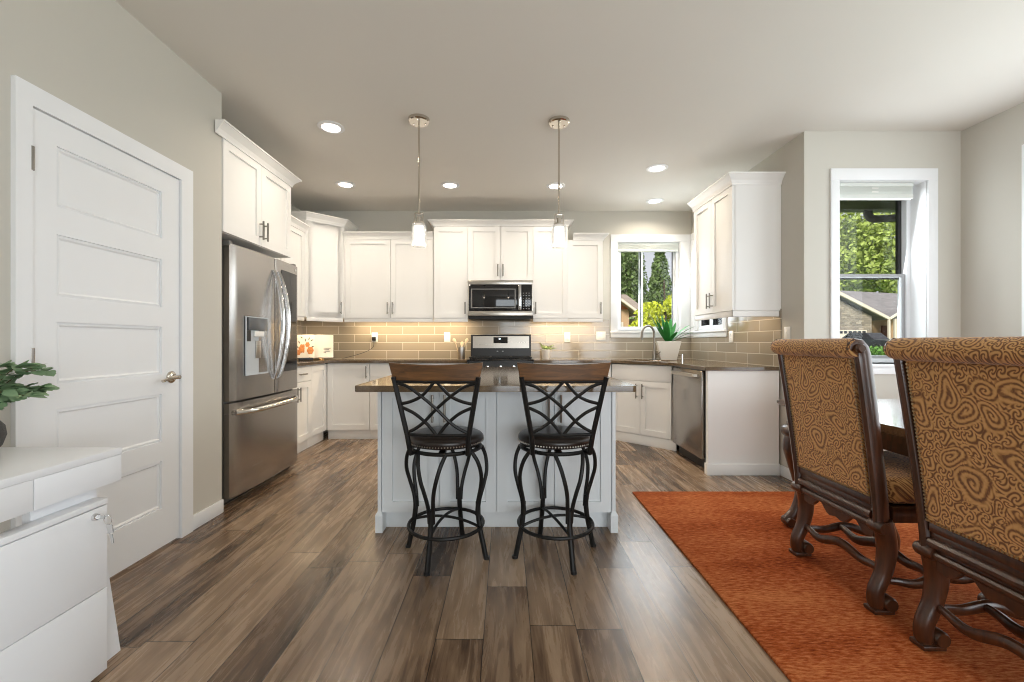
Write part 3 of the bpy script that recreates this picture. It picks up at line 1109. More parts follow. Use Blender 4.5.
# sink
Msk = Matrix.Translation((sk.x, sk.y, 0)) @ Matrix.Rotation(R(-45), 4, 'Z')
b = MB(Msk)
b.box(-0.274, -0.164, 0.705, -0.266, 0.164, CB - 0.001).box(0.266, -0.164, 0.705, 0.274, 0.164, CB - 0.001)
b.box(-0.266, -0.164, 0.705, 0.266, -0.156, CB - 0.001).box(-0.266, 0.156, 0.705, 0.266, 0.164, CB - 0.001)
b.box(-0.274, -0.164, 0.701, 0.274, 0.164, 0.709)
s = tag(b.build('sink', 'steel_x', None, smooth=False, loc=(sk.x, sk.y, 0.701)), 'stainless undermount sink set in the slanted corner counter', 'sink')

# ------------------------------------------------------------------ appliances
# refrigerator, faces +X
FX = -1.845
r_ = root('refrigerator', 'stainless french door refrigerator with a water dispenser and bottom freezer', 'refrigerator', (-2.2, 3.40, 0))
MB().box(-2.52, 2.915, 0.02, FX - 0.075, 3.868, 1.775, 0.004).build('body', 'steel_side', r_)
MB().box(-2.45, 2.93, 0.0, FX - 0.09, 3.83, 0.018).build('base_grille', 'black', r_, smooth=False)


def bowed(y0, y1, z0, z1, mat, name, par, x_in=FX - 0.07, ya=2.915, yb=3.868, bow=0.022, cut=None):
    """door slab whose face bows out slightly over the whole width ya..yb"""
    n = 14
    pts = [(x_in, y0)]
    for i in range(n + 1):
        y = y0 + (y1 - y0) * i / n
        t = (y - (ya + yb) / 2) / ((yb - ya) / 2)
        e = min(1, (min(y - y0, y1 - y) + 1e-4) / 0.012)
        pts.append((FX - bow * t * t - 0.010 * (1 - e) ** 2, y))
    pts.append((x_in, y1))
    b_ = MB()
    b_.prism(pts, z0, z1, 'z')
    return b_.build(name, mat, par)


def fx(y):
    t = (y - 3.3915) / 0.4765
    return FX - 0.022 * t * t


ld = bowed(2.915, 3.447, 0.715, 1.790, 'steel', 'door', r_)
rd = bowed(3.453, 3.868, 0.715, 1.790, 'steel', 'door', r_)
fd = bowed(2.915, 3.868, 0.055, 0.700, 'steel', 'freezer_drawer', r_)


def bow_handle(y, z0, z1, par, side):
    n = 16
    pts, rad = [], []
    for i in range(n + 1):
        t = i / n
        zz_ = z0 + (z1 - z0) * t
        o_ = math.sin(PI * t) ** 0.75
        pts.append((fx(y) + 0.004 + 0.075 * o_, y + side * 0.010 * o_, zz_))
        rad.append(0.012 + 0.006 * o_)
    MB().tube(pts, rad, 12, flat=0.75).build('door_handle', 'chrome', par)


bow_handle(3.415, 0.83, 1.69, ld, -1)
bow_handle(3.485, 0.83, 1.69, rd, 1)
b = MB()
n = 14
pts = [(fx(2.955 + 0.85 * i / n) + 0.006 + 0.055 * min(1, math.sin(PI * i / n) * 2.2), 2.955 + 0.85 * i / n, 0.632) for i in range(n + 1)]
b.tube(pts, 0.018, 12, flat=0.8)
b.build('drawer_handle', 'chrome', fd)
# dark glass pane in the right door
b = MB()
n = 8
pts = [(FX - 0.05, 3.535)] + [(fx(3.535 + 0.285 * i / n) + 0.003, 3.535 + 0.285 * i / n) for i in range(n + 1)] + [(FX - 0.05, 3.82)]
b.prism(pts, 0.875, 1.715)
b.build('glass_panel', 'black_gloss', rd)
MB().lathe([(0, 0), (0.012, 0), (0.012, 0.003), (0, 0.003)], (fx(3.80), 3.80, 1.752), 16, 'x').build('logo_badge', 'chrome', rd)
# dispenser
b = MB()
xd = fx(3.2)
b.box(xd - 0.004, 3.052, 0.880, xd + 0.004, 3.062, 1.305).box(xd - 0.004, 3.328, 0.880, xd + 0.004, 3.338, 1.305)
b.box(xd - 0.004, 3.062, 0.880, xd + 0.006, 3.328, 0.892).box(xd - 0.004, 3.062, 1.298, xd + 0.004, 3.328, 1.305)
b.box(xd - 0.006, 3.062, 0.892, xd + 0.0005, 3.328, 1.205)
dp = b.build('dispenser_bay', 'bay_grey', ld, smooth=False)
MB().box(xd - 0.003, 3.075, 1.205, xd + 0.012, 3.315, 1.298, 0.003).build('control_panel', 'panel_grey', dp)
MB().box(xd, 3.066, 1.125, xd + 0.004, 3.110, 1.204).build('black_block', 'black', dp, smooth=False)  # solid black block at the left of the dispenser bay
MB().box(xd + 0.0, 3.14, 1.160, xd + 0.018, 3.26, 1.200, 0.004).build('nozzle', 'white_plastic', dp)
MB().box(xd + 0.0005, 3.17, 1.00, xd + 0.010, 3.23, 1.13, 0.003).build('paddle', 'steel_x', dp)
for y in (2.93, 3.82):
    MB().box(FX - 0.16, y - 0.02, 1.776, FX - 0.03, y + 0.02, 1.812, 0.004).build('hinge_cover', 'steel_side', r_)

# range
r_ = root('range', 'stainless gas range with black grates set between the back counters', 'stove', (-0.06, 5.12, 0))
MB().box(-0.438, 4.905, 0.03, 0.314, 5.355, 0.905).build('body', 'steel_side', r_, smooth=False)
MB().box(-0.436, 4.875, 0.20, 0.312, 4.904, 0.745, 0.004).build('oven_door', 'steel', r_)
MB().box(-0.436, 4.875, 0.04, 0.312, 4.904, 0.19, 0.004).build('storage_drawer', 'steel', r_)
b = MB().tube([(-0.40, 4.83, 0.71), (0.276, 4.83, 0.71)], 0.011, 10)
for x in (-0.37, 0.246):
    b.tube([(x, 4.876, 0.71), (x, 4.83, 0.71)], 0.008, 8)
b.build('oven_handle', 'steel_x', r_)
MB().prism([(4.870, 0.755), (4.904, 0.755), (4.904, 0.905), (4.885, 0.905)], -0.436, 0.312, 'x').build('control_panel', 'black', r_, smooth=False)
for i in range(5):
    x = -0.362 + i * 0.15
    MB().lathe([(0, 0.0), (0.021, 0), (0.019, -0.028), (0.0, -0.03)], (x, 4.876, 0.835), 16, 'y').build('knob', 'chrome', r_)
MB().box(-0.440, 4.872, 0.906, 0.316, 5.29, 0.922, 0.004).build('cooktop', 'black_gloss', r_)
for x in (-0.30, -0.062, 0.176):
    g = MB()
    for xx in (-0.112, 0.112):
        g.box(x + xx - 0.006, 4.90, 0.936, x + xx + 0.006, 5.27, 0.950)
    for yy in (4.905, 5.0, 5.09, 5.18, 5.265):
        g.box(x - 0.112, yy - 0.006, 0.937, x + 0.112, yy + 0.006, 0.949)
    for xx in (-0.108, 0.108):
        for yy in (4.91, 5.26):
            g.box(x + xx - 0.006, yy - 0.006, 0.9225, x + xx + 0.006, yy + 0.006, 0.94)
    g.build('grate', 'cast_iron', r_, smooth=False)
b = MB()
for x in (-0.30, 0.176):
    for y in (5.0, 5.18):
        b.lathe([(0, 0.9225), (0.04, 0.9225), (0.038, 0.934), (0, 0.935)], (x, y, 0), 16)
b.build('burner', 'cast_iron', r_)
MB().prism([(5.285, 0.923), (5.36, 0.923), (5.36, 1.205), (5.318, 1.212), (5.305, 1.20)], -0.432, 0.308, 'x').build('back_console', 'black', r_)
bp = MB().prism([(5.2905, 1.045), (5.2945, 1.045), (5.3051, 1.192), (5.3011, 1.192)], -0.408, 0.284, 'x').build('console_face', 'steel_x', r_, smooth=False)
MB().prism([(5.2935, 1.105), (5.2965, 1.105), (5.3019, 1.18), (5.2989, 1.18)], -0.155, 0.020, 'x').build('clock_screen', 'black_gloss', bp, smooth=False)
MB().box(-0.088, 5.2945, 1.150, -0.068, 5.2985, 1.168).build('clock_digits', 'display', bp, smooth=False)
b = MB()
for x in (-0.105, -0.04):
    b.box(x - 0.010, 5.2885, 1.000, x + 0.010, 5.2930, 1.012)
b.build('button', 'grey_vinyl', r_, smooth=False)

# microwave hood
YM = 4.965
r_ = root('microwave', 'stainless over the range microwave under the short cabinet', 'microwave', (-0.065, 5.15, 1.42))
MB().box(-0.442, YM + 0.022, 1.424, 0.312, YB - 0.012, 1.836).build('body', 'steel_side', r_, smooth=False)
b = MB()
b.box(-0.442, YM, 1.785, 0.312, YM + 0.021, 1.834, 0.002).box(-0.442, YM, 1.424, 0.312, YM + 0.021, 1.478, 0.002)
b.box(-0.442, YM, 1.478, -0.428, YM + 0.021, 1.785).box(0.300, YM, 1.478, 0.312, YM + 0.021, 1.785)
b.build('steel_frame', 'steel_x', r_)
dr = MB().box(-0.427, YM - 0.006, 1.480, 0.168, YM + 0.018, 1.783, 0.002).build('door', 'black_gloss', r_)
b = MB()
b.box(-0.405, YM - 0.010, 1.510, -0.390, YM - 0.0065, 1.735).box(0.100, YM - 0.010, 1.510, 0.112, YM - 0.0065, 1.735)
b.box(-0.390, YM - 0.010, 1.725, 0.100, YM - 0.0065, 1.735).box(-0.390, YM - 0.010, 1.510, 0.100, YM - 0.0065, 1.520)
b.build('window_frame', 'steel_side', dr, smooth=False)
b = MB().box(0.142, YM - 0.045, 1.488, 0.176, YM - 0.030, 1.776, 0.005)
b.box(0.150, YM - 0.031, 1.50, 0.168, YM - 0.006, 1.52).box(0.150, YM - 0.031, 1.745, 0.168, YM - 0.006, 1.765)
b.build('door_handle', 'chrome', dr)
kp = MB().box(0.170, YM - 0.004, 1.480, 0.299, YM + 0.018, 1.783, 0.002).build('keypad', 'black_gloss', r_)
b = MB()
for i in range(3):
    for j in range(7):
        b.box(0.196 + i * 0.032, YM - 0.0055, 1.50 + j * 0.030, 0.208 + i * 0.032, YM - 0.0042, 1.508 + j * 0.030)
b.build('key_marks', 'grey_vinyl', kp, smooth=False)
MB().box(-0.10, YM - 0.0015, 1.806, -0.02, YM + 0.0005, 1.814).build('logo_badge', 'chrome', r_, smooth=False)
MB().box(-0.43, YM + 0.03, 1.385, 0.30, YB - 0.03, 1.4235).build('vent_filter', 'cast_iron', r_, smooth=False)

# ------------------------------------------------------------------ island
IX0, IX1, IY0, IY1 = -0.755, 0.645, 2.54, 3.80
IT = 0.897
r_ = root('kitchen_island', 'white kitchen island cabinet with four shaker doors behind the bar stools', 'island', (-0.05, 3.15, 0))
MB().box(IX0 + 0.02, IY0 + 0.0205, 0.105, IX1 - 0.02, IY1 - 0.02, IT - 0.034).build('body', 'cab_grey', r_, smooth=False)
MB().box(IX0 + 0.02, 2.605, 0, IX1 - 0.02, 2.62, 0.104, 0.001).build('toe_kick', 'cab_grey', r_)
Mi = frame_at(IX0 + 0.020, IY0, 0)
wi = (IX1 - IX0 - 0.04) / 4
for i in range(4):
    a = i * wi
    hx = a + wi - 0.036 if i % 2 == 0 else a + 0.036
    shaker(Mi, a, a + wi, 0.112, IT - 0.045, r_, 'door', 'cab_grey', (hx, 0.73, 'v'), rail=0.062, hl=0.16)
for x0, x1 in ((IX0, IX0 + 0.0195), (IX1 - 0.0195, IX1)):
    p = MB().box(x0, 2.530, 0.105, x1, IY1, IT - 0.034).build('side_panel', 'cab_grey', r_, smooth=False)
    s = -1 if x0 < 0 else 1
    b = MB()
    xa, xb = (x0 - 0.012, x1 + 0.012)
    b.box(xa, 2.518, 0, xb, 2.60, 0.104, 0.002)
    b.raw([(xa, 2.518, 0.104), (xb, 2.518, 0.104), (xb, 2.60, 0.104), (xa, 2.60, 0.104), (x0, 2.530, 0.125), (x1, 2.530, 0.125), (x1, 2.60, 0.125), (x0, 2.60, 0.125)],
          [(0, 1, 5, 4), (1, 2, 6, 5), (2, 3, 7, 6), (3, 0, 4, 7), (4, 5, 6, 7)])
    b.build('foot', 'cab_grey', p, smooth=False)
    MB().box(xa, 2.601, 0, xb, IY1, 0.104, 0.002).build('plinth', 'cab_grey', p)
rr = 0.02
pts = []
for (cx_, cy_, a0) in ((0.668 - rr, 2.190 + rr, -90), (0.668 - rr, 3.865 - rr, 0), (-0.775 + rr, 3.865 - rr, 90), (-0.775 + rr, 2.190 + rr, 180)):
    for k in range(5):
        a = R(a0 + 90 * k / 4)
        pts.append((cx_ + rr * math.cos(a), cy_ + rr * math.sin(a)))
slab(pts, None, IT - 0.032, IT, 'countertop', 'quartz', 'polished brown quartz top of the island behind the bar stools', 'countertop', 0.006)


# ------------------------------------------------------------------ bar stools (local: origin on the floor, back toward -y)
def make_stool(label, leg_rot, seat_rot, loc):
    r = root('bar_stool', label, 'bar stool', loc, 0, 'bar stools at the island')
    for k in range(4):
        Mk = Matrix.Rotation(R(leg_rot + 90 * k), 4, 'Z')
        b = MB(Mk)
        foot = spline([(0.180, 0, 0.290), (0.181, 0, 0.22), (0.193, 0, 0.14), (0.209, 0, 0.07), (0.224, 0, 0.0)], 5)
        b.tube(foot, [0.0135] * len(foot), 10)
        for sgn in (-1, 1):
            arm = spline([(0.176, sgn * 0.010, 0.225), (0.184, sgn * 0.013, 0.30), (0.202, sgn * 0.024, 0.375), (0.212, sgn * 0.042, 0.445), (0.200, sgn * 0.060, 0.515), (0.172, sgn * 0.074, 0.566)], 6)
            b.tube(arm, 0.0100, 10)
        lg = b.build('leg', 'black_metal', r, local=True)
        MB(Mk).lathe([(0, 0), (0.015, 0), (0.015, 0.014), (0, 0.016)], (0.226, 0, 0), 12).build('foot_cap', 'black', lg, local=True)
    b = MB()
    n = 48
    b.tube([(0.196 * math.cos(2 * PI * i / n), 0.196 * math.sin(2 * PI * i / n), 0.160) for i in range(n)], 0.0095, 8, closed=True)
    b.build('foot_ring', 'black_metal', r, local=True)
    b = MB(Matrix.Rotation(R(leg_rot), 4, 'Z'))
    for ax in (0, 1):
        pts_ = []
        for i in range(13):
            t = -1 + 2 * i / 12
            z = 0.160 + 0.028 * (1 - t * t)
            pts_.append((0.19 * t, 0.014 * (1 - t * t), z) if ax == 0 else (-0.014 * (1 - t * t), 0.19 * t, z + 0.004))
        b.tube(pts_, 0.0075, 8)
    b.build('cross_brace', 'black_metal', r, local=True)
    b = MB()
    b.tube([(0.182 * math.cos(2 * PI * i / n), 0.182 * math.sin(2 * PI * i / n), 0.568) for i in range(n)], 0.0105, 8, closed=True)
    b.box(-0.18, -0.016, 0.562, 0.18, 0.016, 0.574).box(-0.016, -0.18, 0.5615, 0.016, 0.18, 0.5735)
    b.lathe([(0, 0.574), (0.07, 0.574), (0.07, 0.588), (0, 0.588)], (0, 0, 0), 20)
    b.build('swivel_base', 'black_metal', r, local=True)
    # seat
    Msx = Matrix.Rotation(R(seat_rot), 4, 'Z')
    b = MB(Msx)
    b.lathe([(0, 0.589), (0.178, 0.589), (0.190, 0.593), (0.196, 0.606), (0.199, 0.616), (0.197, 0.626), (0.188, 0.636), (0.165, 0.644), (0.10, 0.648), (0, 0.649)], (0, 0, 0), 40)
    st = b.build('seat', 'seat_leather', r, local=True, angle=60)
    b = MB(Msx)
    for i in range(84):
        a = 2 * PI * i / 84
        b.ball((0.1965 * math.cos(a), 0.1965 * math.sin(a), 0.6045), 0.0046, 6)
    b.build('nailhead_trim', 'silver_nail', st, local=True)
    # back: z 0.575..1.02, leaning toward -y
    def bp(u, vv):
        """u -1..1, vv 0 (crossbar) .. 1 (under the rail)"""
        z = 0.672 + (0.932 - 0.672) * vv
        hw = 0.150 + (0.198 - 0.150) * vv
        return (u * hw, -0.196 - 0.075 * ((z - 0.57) / 0.45) - 0.012 * (1 - u * u), z)
    b = MB(Msx)
    for s_ in (-1, 1):
        b.tube([(s_ * 0.142, -0.184, 0.572), (s_ * 0.145, -0.200, 0.62), bp(s_, 0), bp(s_, 0.5), bp(s_, 1), (s_ * 0.202, -0.263, 0.955)], 0.0125, 8, flat=1.15)
        b.tube([(s_ * 0.142, -0.186, 0.572), (s_ * 0.120, -0.138, 0.571)], 0.010, 8)
    b.tube([bp(-1 + 0.1 * i, 0) for i in range(21)], 0.0075, 8)
    b.tube([bp(-1 + 0.1 * i, 1) for i in range(21)], 0.0080, 8)
    bf = b.build('back_frame', 'black_metal', r, local=True)
    b = MB(Msx)
    lines = []
    for s_ in (-1, 1):
        lines.append([(s_, 0.98), (s_ * 0.70, 0.91), (s_ * 0.38, 0.735), (0, 0.5), (-s_ * 0.37, 0.26), (-s_ * 0.66, 0.13), (-s_, 0.03)])
        lines.append([(s_ * 0.03, 1.0), (s_ * 0.19, 0.865), (s_ * 0.38, 0.735), (s_ * 0.66, 0.64), (s_ * 1.0, 0.58)])
        lines.append([(s_ * 0.03, 0.0), (s_ * 0.19, 0.13), (s_ * 0.37, 0.26), (s_ * 0.66, 0.42), (s_ * 1.0, 0.53)])
    for i, ln in enumerate(lines):
        pts_ = spline([bp(*p) for p in ln], 6)
        b.tube([(p[0], p[1] + 0.0008 * i, p[2]) for p in pts_], 0.0080, 8)
    b.build('lattice', 'black_metal', bf, local=True)
    # wooden top rail, curved in plan with a dipped top edge
    n = 18
    vs_, fs = [], []
    for i in range(n + 1):
        u_ = -1 + 2 * i / n
        zb, zt_ = 0.937, 1.012 + 0.012 * abs(u_) ** 1.5
        for (zz_, off) in ((zb, 0.010), (zt_, 0.010), (zt_, -0.012), (zb, -0.012)):
            tt = (zz_ - 0.57) / 0.45
            hw = 0.206 + (zz_ - 0.935) * 0.20
            vs_.append((u_ * hw, -0.196 - 0.075 * tt - 0.018 * (1 - u_ * u_) + off + 0.012, zz_))
    for i in range(n):
        for j in range(4):
            fs.append((i * 4 + j, i * 4 + (j + 1) % 4, (i + 1) * 4 + (j + 1) % 4, (i + 1) * 4 + j))
    fs += [(0, 1, 2, 3), (n * 4 + 3, n * 4 + 2, n * 4 + 1, n * 4)]
    b = MB(Msx)
    b.raw(vs_, fs)
    o = b.build('top_rail', 'rail_wood', r, local=True)
    bv = o.modifiers.new('edge', 'BEVEL')
    bv.width = 0.004
    bv.segments = 2
    bv.limit_method = 'ANGLE'
    return r


make_stool('black iron bar stool with a wooden top rail, left one of the pair', -16.5, -3, (-0.3175, 2.285, 0))
make_stool('black iron bar stool with a wooden top rail, right one of the pair', 16.5, 2.5, (0.263, 2.294, 0))


# ------------------------------------------------------------------ rug, dining table, dining chairs
rg = MB()
rg.box(0.935, 0.05, 0.001, 3.36, 3.185, 0.014, 0.004)
tag(rg.build('area_rug', 'rug', None, loc=(2.1, 1.6, 0.001)), 'rust orange area rug under the dining chairs', 'rug')

RZ = 0.0145


def s_leg(b, x, y, zt_, sx=1.0, thick=1.0):
    """scrolled leg; foot sweeps to -x*sx"""
    ctr = spline([(x, y, zt_), (x + 0.012 * sx, y, zt_ * 0.86), (x + 0.020 * sx, y, zt_ * 0.66), (x + 0.004 * sx, y, zt_ * 0.42), (x - 0.026 * sx, y, zt_ * 0.22), (x - 0.024 * sx, y, zt_ * 0.08), (x - 0.012 * sx, y, 0.034)], 6)
    rad = lerp_list([0.034, 0.037, 0.036, 0.031, 0.030, 0.030, 0.026], 6)
    b.tube(ctr, [q * thick for q in rad], 12, flat=0.95)
    # foot volute and upper volute
    for (vx, vz, vr) in ((x + 0.014 * sx, 0.040, 0.030), (x - 0.016 * sx, zt_ * 0.93, 0.026)):
        b.lathe([(0, -0.034), (vr * 0.8, -0.034), (vr, -0.024), (vr, 0.024), (vr * 0.8, 0.034), (0, 0.034)], (vx, y, vz), 16, 'y')
    b.box(x - 0.042 * sx - 0.012, y - 0.030, 0.0, x + 0.030, y + 0.030, 0.018, 0.005)


def wavy(b, p0, p1, amp, r, z, side, n=20, thick=1.0):
    P0, P1 = Vector(p0), Vector(p1)
    sd = Vector(side)
    pts_, rr_ = [], []
    for i in range(n + 1):
        t = i / n
        p = P0 + (P1 - P0) * t
        w = math.sin(PI * t)
        pts_.append((p.x + sd.x * amp * math.sin(2 * PI * t), p.y + sd.y * amp * math.sin(2 * PI * t), z + amp * 0.8 * math.cos(4 * PI * t) * w + 0.4 * amp * w))
        rr_.append(r * (0.8 + 0.5 * w))
    b.tube(pts_, rr_, 10, flat=0.8)


def make_chair(label, loc, rz):
    """dining chair, faces +x, origin between the rear feet"""
    r = root('dining_chair', label, 'dining chair', loc, rz, 'upholstered dining chairs at the table')
    hw = 0.238
    def bx(z):      # back line (leans to -x)
        t = max(0.0, (z - 0.40) / 0.70)
        return -0.006 - 0.092 * t ** 1.15
    for s_ in (-1, 1):
        b = MB()
        s_leg(b, 0.0, s_ * hw, 0.375)
        b.build('leg', 'carved', r, local=True)
        b = MB()
        s_leg(b, 0.455, s_ * (hw + 0.01), 0.375, -1.0)
        b.build('leg', 'carved', r, local=True)
        b = MB()        # rear post with a scrolled-over top
        pts_, n = [], 14
        for i in range(n + 1):
            z = 0.36 + (1.055 - 0.36) * i / n
            pts_.append((bx(z), s_ * (hw + 0.012 * (z - 0.36) / 0.7), z))
        x1 = bx(1.055)
        for a in (25, 60, 100, 140, 175):
            pts_.append((x1 - 0.026 + 0.026 * math.cos(R(a)), s_ * (hw + 0.012), 1.055 + 0.034 * math.sin(R(a)) + 0.012))
        m = len(pts_)
        b.tube(pts_, [0.031] * (m - 5) + [0.026, 0.023, 0.021, 0.019, 0.015], 10, flat=0.72, up=(1, 0, 0))
        b.lathe([(0, -0.012), (0.014, -0.012), (0.020, -0.005), (0.020, 0.005), (0.014, 0.012), (0, 0.014)], (bx(1.08) - 0.024, s_ * (hw + 0.036), 1.080), 14, 'y')
        b.build('back_post', 'carved', r, local=True)
    # upholstered back
    y1 = hw - 0.020
    n = 16
    vs_, fs = [], []
    zs = [0.462 + (1.075 - 0.462) * i / n for i in range(n + 1)]
    for z in zs:
        vs_ += [(bx(z) - 0.022, -y1, z), (bx(z) - 0.022, y1, z), (bx(z) + 0.030, y1, z), (bx(z) + 0.030, -y1, z)]
    for i in range(n):
        for j in range(4):
            fs.append((i * 4 + j, i * 4 + (j + 1) % 4, (i + 1) * 4 + (j + 1) % 4, (i + 1) * 4 + j))
    fs += [(3, 2, 1, 0), (n * 4, n * 4 + 1, n * 4 + 2, n * 4 + 3)]
    b = MB()
    b.raw(vs_, fs)
    bk = b.build('backrest', 'paisley', r, local=True)
    b = MB()
    xr = bx(1.08) - 0.024
    m = 24
    b.tube([(xr, -hw - 0.022 + (2 * hw + 0.044) * i / m, 1.080) for i in range(m + 1)], [0.034] + [0.0395] + [0.041] * (m - 3) + [0.0395, 0.034], 20)
    b.build('top_roll', 'paisley', bk, local=True, angle=60)
    b = MB()
    k = 46
    for s_ in (-1, 1):
        for i in range(k):
            z = 0.468 + 0.585 * i / (k - 1)
            b.ball((bx(z) - 0.024, s_ * (y1 - 0.004), z), 0.0048, 6)
    for i in range(36):
        b.ball((bx(0.468) - 0.024, -y1 + 2 * y1 * i / 35, 0.468), 0.0048, 6)
    b.build('nailhead_trim', 'nailhead', bk, local=True)
    # moulded lower rail
    b = MB()
    b.box(-0.030, -hw + 0.02, 0.428, 0.030, hw - 0.02, 0.460, 0.004)
    b.box(-0.022, -hw + 0.02, 0.404, 0.024, hw - 0.02, 0.427, 0.003)
    b.tube([(-0.020, -hw + 0.02, 0.388), (-0.020, hw - 0.02, 0.388)], 0.018, 10)
    b.box(-0.016, -hw + 0.02, 0.345, 0.020, hw - 0.02, 0.380, 0.003)
    b.tube([(-0.014, -hw + 0.02, 0.345), (-0.014, hw - 0.02, 0.345)], 0.016, 10)
    b.build('rear_rail', 'carved', r, local=True)
    b = MB()        # scalloped apron
    pl = [(-hw + 0.03, 0.335)]
    for i in range(25):
        t = i / 24
        y = -hw + 0.03 + (2 * hw - 0.06) * t
        pl.append((y, 0.300 - 0.020 * math.cos(4 * PI * t) + 0.012 * math.cos(8 * PI * t)))
    pl.append((hw - 0.03, 0.335))
    b.prism(pl, -0.010, 0.010, 'x')
    b.build('apron', 'carved', r, local=True)
    # seat
    b = MB()
    b.box(0.020, -hw + 0.035, 0.400, 0.49, hw - 0.035, 0.475, 0.006)
    b.box(0.44, -hw - 0.01, 0.385, 0.495, hw + 0.01, 0.430, 0.004)
    b.box(0.035, -hw - 0.012, 0.365, 0.495, -hw + 0.030, 0.430, 0.004).box(0.035, hw - 0.030, 0.365, 0.495, hw + 0.012, 0.430, 0.004)
    b.build('seat_frame', 'carved', r, local=True)
    b = MB()
    b.box(0.034, -hw - 0.006, 0.432, 0.505, hw + 0.006, 0.545, 0.034, 4)
    b.build('seat', 'paisley', r, local=True, angle=60)
    # stretchers
    b = MB()
    for s_ in (-1, 1):
        wavy(b, (0.0, s_ * hw, 0), (0.455, s_ * hw, 0), 0.018, 0.016, 0.125, (0, s_))
    wavy(b, (0.20, -hw, 0), (0.20, hw, 0), 0.022, 0.018, 0.140, (1, 0))
    wavy(b, (0.01, -hw + 0.01, 0), (0.01, hw - 0.01, 0), 0.020, 0.016, 0.150, (1, 0))
    b.build('stretcher', 'carved', r, local=True)
    return r


ch = make_chair('paisley upholstered dining chair seen whole from behind, farther from us', (1.545, 2.005, RZ), 0)
c2 = copy_tree(ch)
c2['label'] = 'paisley upholstered dining chair nearest to us, cut off by the photo edge'
c2.location = (1.545, 1.325, RZ)

# dining table
r_ = root('dining_table', 'long dark carved dining table beyond the paisley chairs', 'dining table', (2.24, 1.62, RZ))
pts = []
n = 20
ya, yb = 0.50, 2.70
for i in range(n + 1):
    t = i / n
    pts.append((1.70 - 0.065 * math.sin(PI * t), ya + (yb - ya) * t))
for i in range(n + 1):
    t = i / n
    pts.append((2.76 + 0.065 * math.sin(PI * t), yb - (yb - ya) * t))
tt = MB()
tt.prism(pts, 0.728, 0.764, 'z', 0.010)
m_top = m_wood('glossy_table_top', srgb(40, 24, 16), srgb(92, 56, 34), 1, 0.08, 1.0, 1.0)
tt.build('tabletop', m_top, r_)
b = MB()
cxm, cym = 2.23, 1.60
for (zz0, zz1, sc_) in ((0.690, 0.7275, 0.955), (0.640, 0.6895, 0.925)):
    b.prism([(cxm + (p[0] - cxm) * sc_, cym + (p[1] - cym) * (0.985 * sc_ + 0.01)) for p in pts], zz0, zz1, 'z', 0.004)
b.build('apron', 'carved', r_)
for (lx, ly, s_) in ((1.742, 2.585, 1), (2.715, 2.585, -1), (1.742, 0.62, 1), (2.715, 0.62, -1)):
    b = MB()
    z0 = RZ
    ctr = spline([(lx, ly, 0.640), (lx - s_ * 0.012, ly, 0.56), (lx - s_ * 0.020, ly, 0.48), (lx + s_ * 0.010, ly, 0.33), (lx + s_ * 0.030, ly, 0.22), (lx + s_ * 0.0, ly, 0.11), (lx - s_ * 0.055, ly, z0 + 0.030)], 6)
    b.tube(ctr, lerp_list([0.042, 0.048, 0.050, 0.036, 0.030, 0.030, 0.032], 6), 14)
    b.lathe([(0, -0.042), (0.030, -0.042), (0.036, -0.032), (0.036, 0.032), (0.030, 0.042), (0, 0.042)], (lx - s_ * 0.035, ly, 0.585), 18, 'y')
    b.lathe([(0, -0.036), (0.024, -0.036), (0.029, -0.026), (0.029, 0.026), (0.024, 0.036), (0, 0.036)], (lx - s_ * 0.045, ly, z0 + 0.030), 16, 'y')
    b.box(lx - 0.035, ly - 0.035, 0.60, lx + 0.035, ly + 0.035, 0.6395, 0.004)
    b.build('leg', 'carved', r_)


# ------------------------------------------------------------------ desk corner at the lower left
r_ = root('desk', 'white desk with a shallow drawer front against the door wall', 'desk', (-1.60, 0.9, 0))
DX = -1.352
MB().box(-1.862, -0.10, 0.726, DX, 1.515, 0.750, 0.002).build('desktop', 'desk', r_)
MB().box(-1.862, -0.08, 0.640, DX - 0.022, 1.497, 0.7255).build('drawer_case', 'desk', r_, smooth=False)
for (a, c_) in ((-0.098, 0.62), (0.623, 1.231), (1.234, 1.513)):
    MB().box(DX - 0.021, a, 0.636, DX - 0.001, c_, 0.7255, 0.001).build('drawer_front', 'desk', r_)
for s_, y in ((1, 1.465), (-1, 0.0)):
    b = MB()
    w_ = 0.20
    b.prism([(y, 0.636), (y - s_ * w_, 0.636), (y - s_ * (w_ - 0.02), 0.0), (y + s_ * 0.097, 0.0)], -1.425, -1.400, 'x')
    b.build('leg_panel', 'desk', r_, smooth=False)
    b = MB()
    b.prism([(y, 0.636), (y - s_ * w_, 0.636), (y - s_ * (w_ - 0.02), 0.0), (y + s_ * 0.097, 0.0)], -1.862, -1.840, 'x')
    b.build('leg_panel', 'desk', r_, smooth=False)

# filing cabinet
r_ = root('filing_cabinet', 'white two drawer filing cabinet with a key in its lock, under the desk', 'filing cabinet', (-1.36, 1.3, 0))
FXX = -1.352
MB().box(-1.398, 1.142, 0.012, FXX - 0.019, 1.457, 0.572).build('body', 'desk', r_, smooth=False)
MB().box(-1.398, 1.138, 0.573, FXX, 1.460, 0.592, 0.001).build('top', 'desk', r_)
dz = MB().box(FXX - 0.018, 1.140, 0.293, FXX, 1.458, 0.570, 0.001).build('drawer', 'desk', r_)
MB().box(FXX - 0.018, 1.140, 0.014, FXX, 1.458, 0.290, 0.001).build('drawer', 'desk', r_)
MB().box(-1.39, 1.15, 0.0, FXX - 0.03, 1.45, 0.011).build('plinth', 'black', r_, smooth=False)
b = MB().lathe([(0, 0), (0.012, 0), (0.012, 0.006), (0.009, 0.012), (0, 0.012)], (FXX, 1.412, 0.545), 16, 'x')
b.build('lock', 'chrome', dz)
kr = MB()
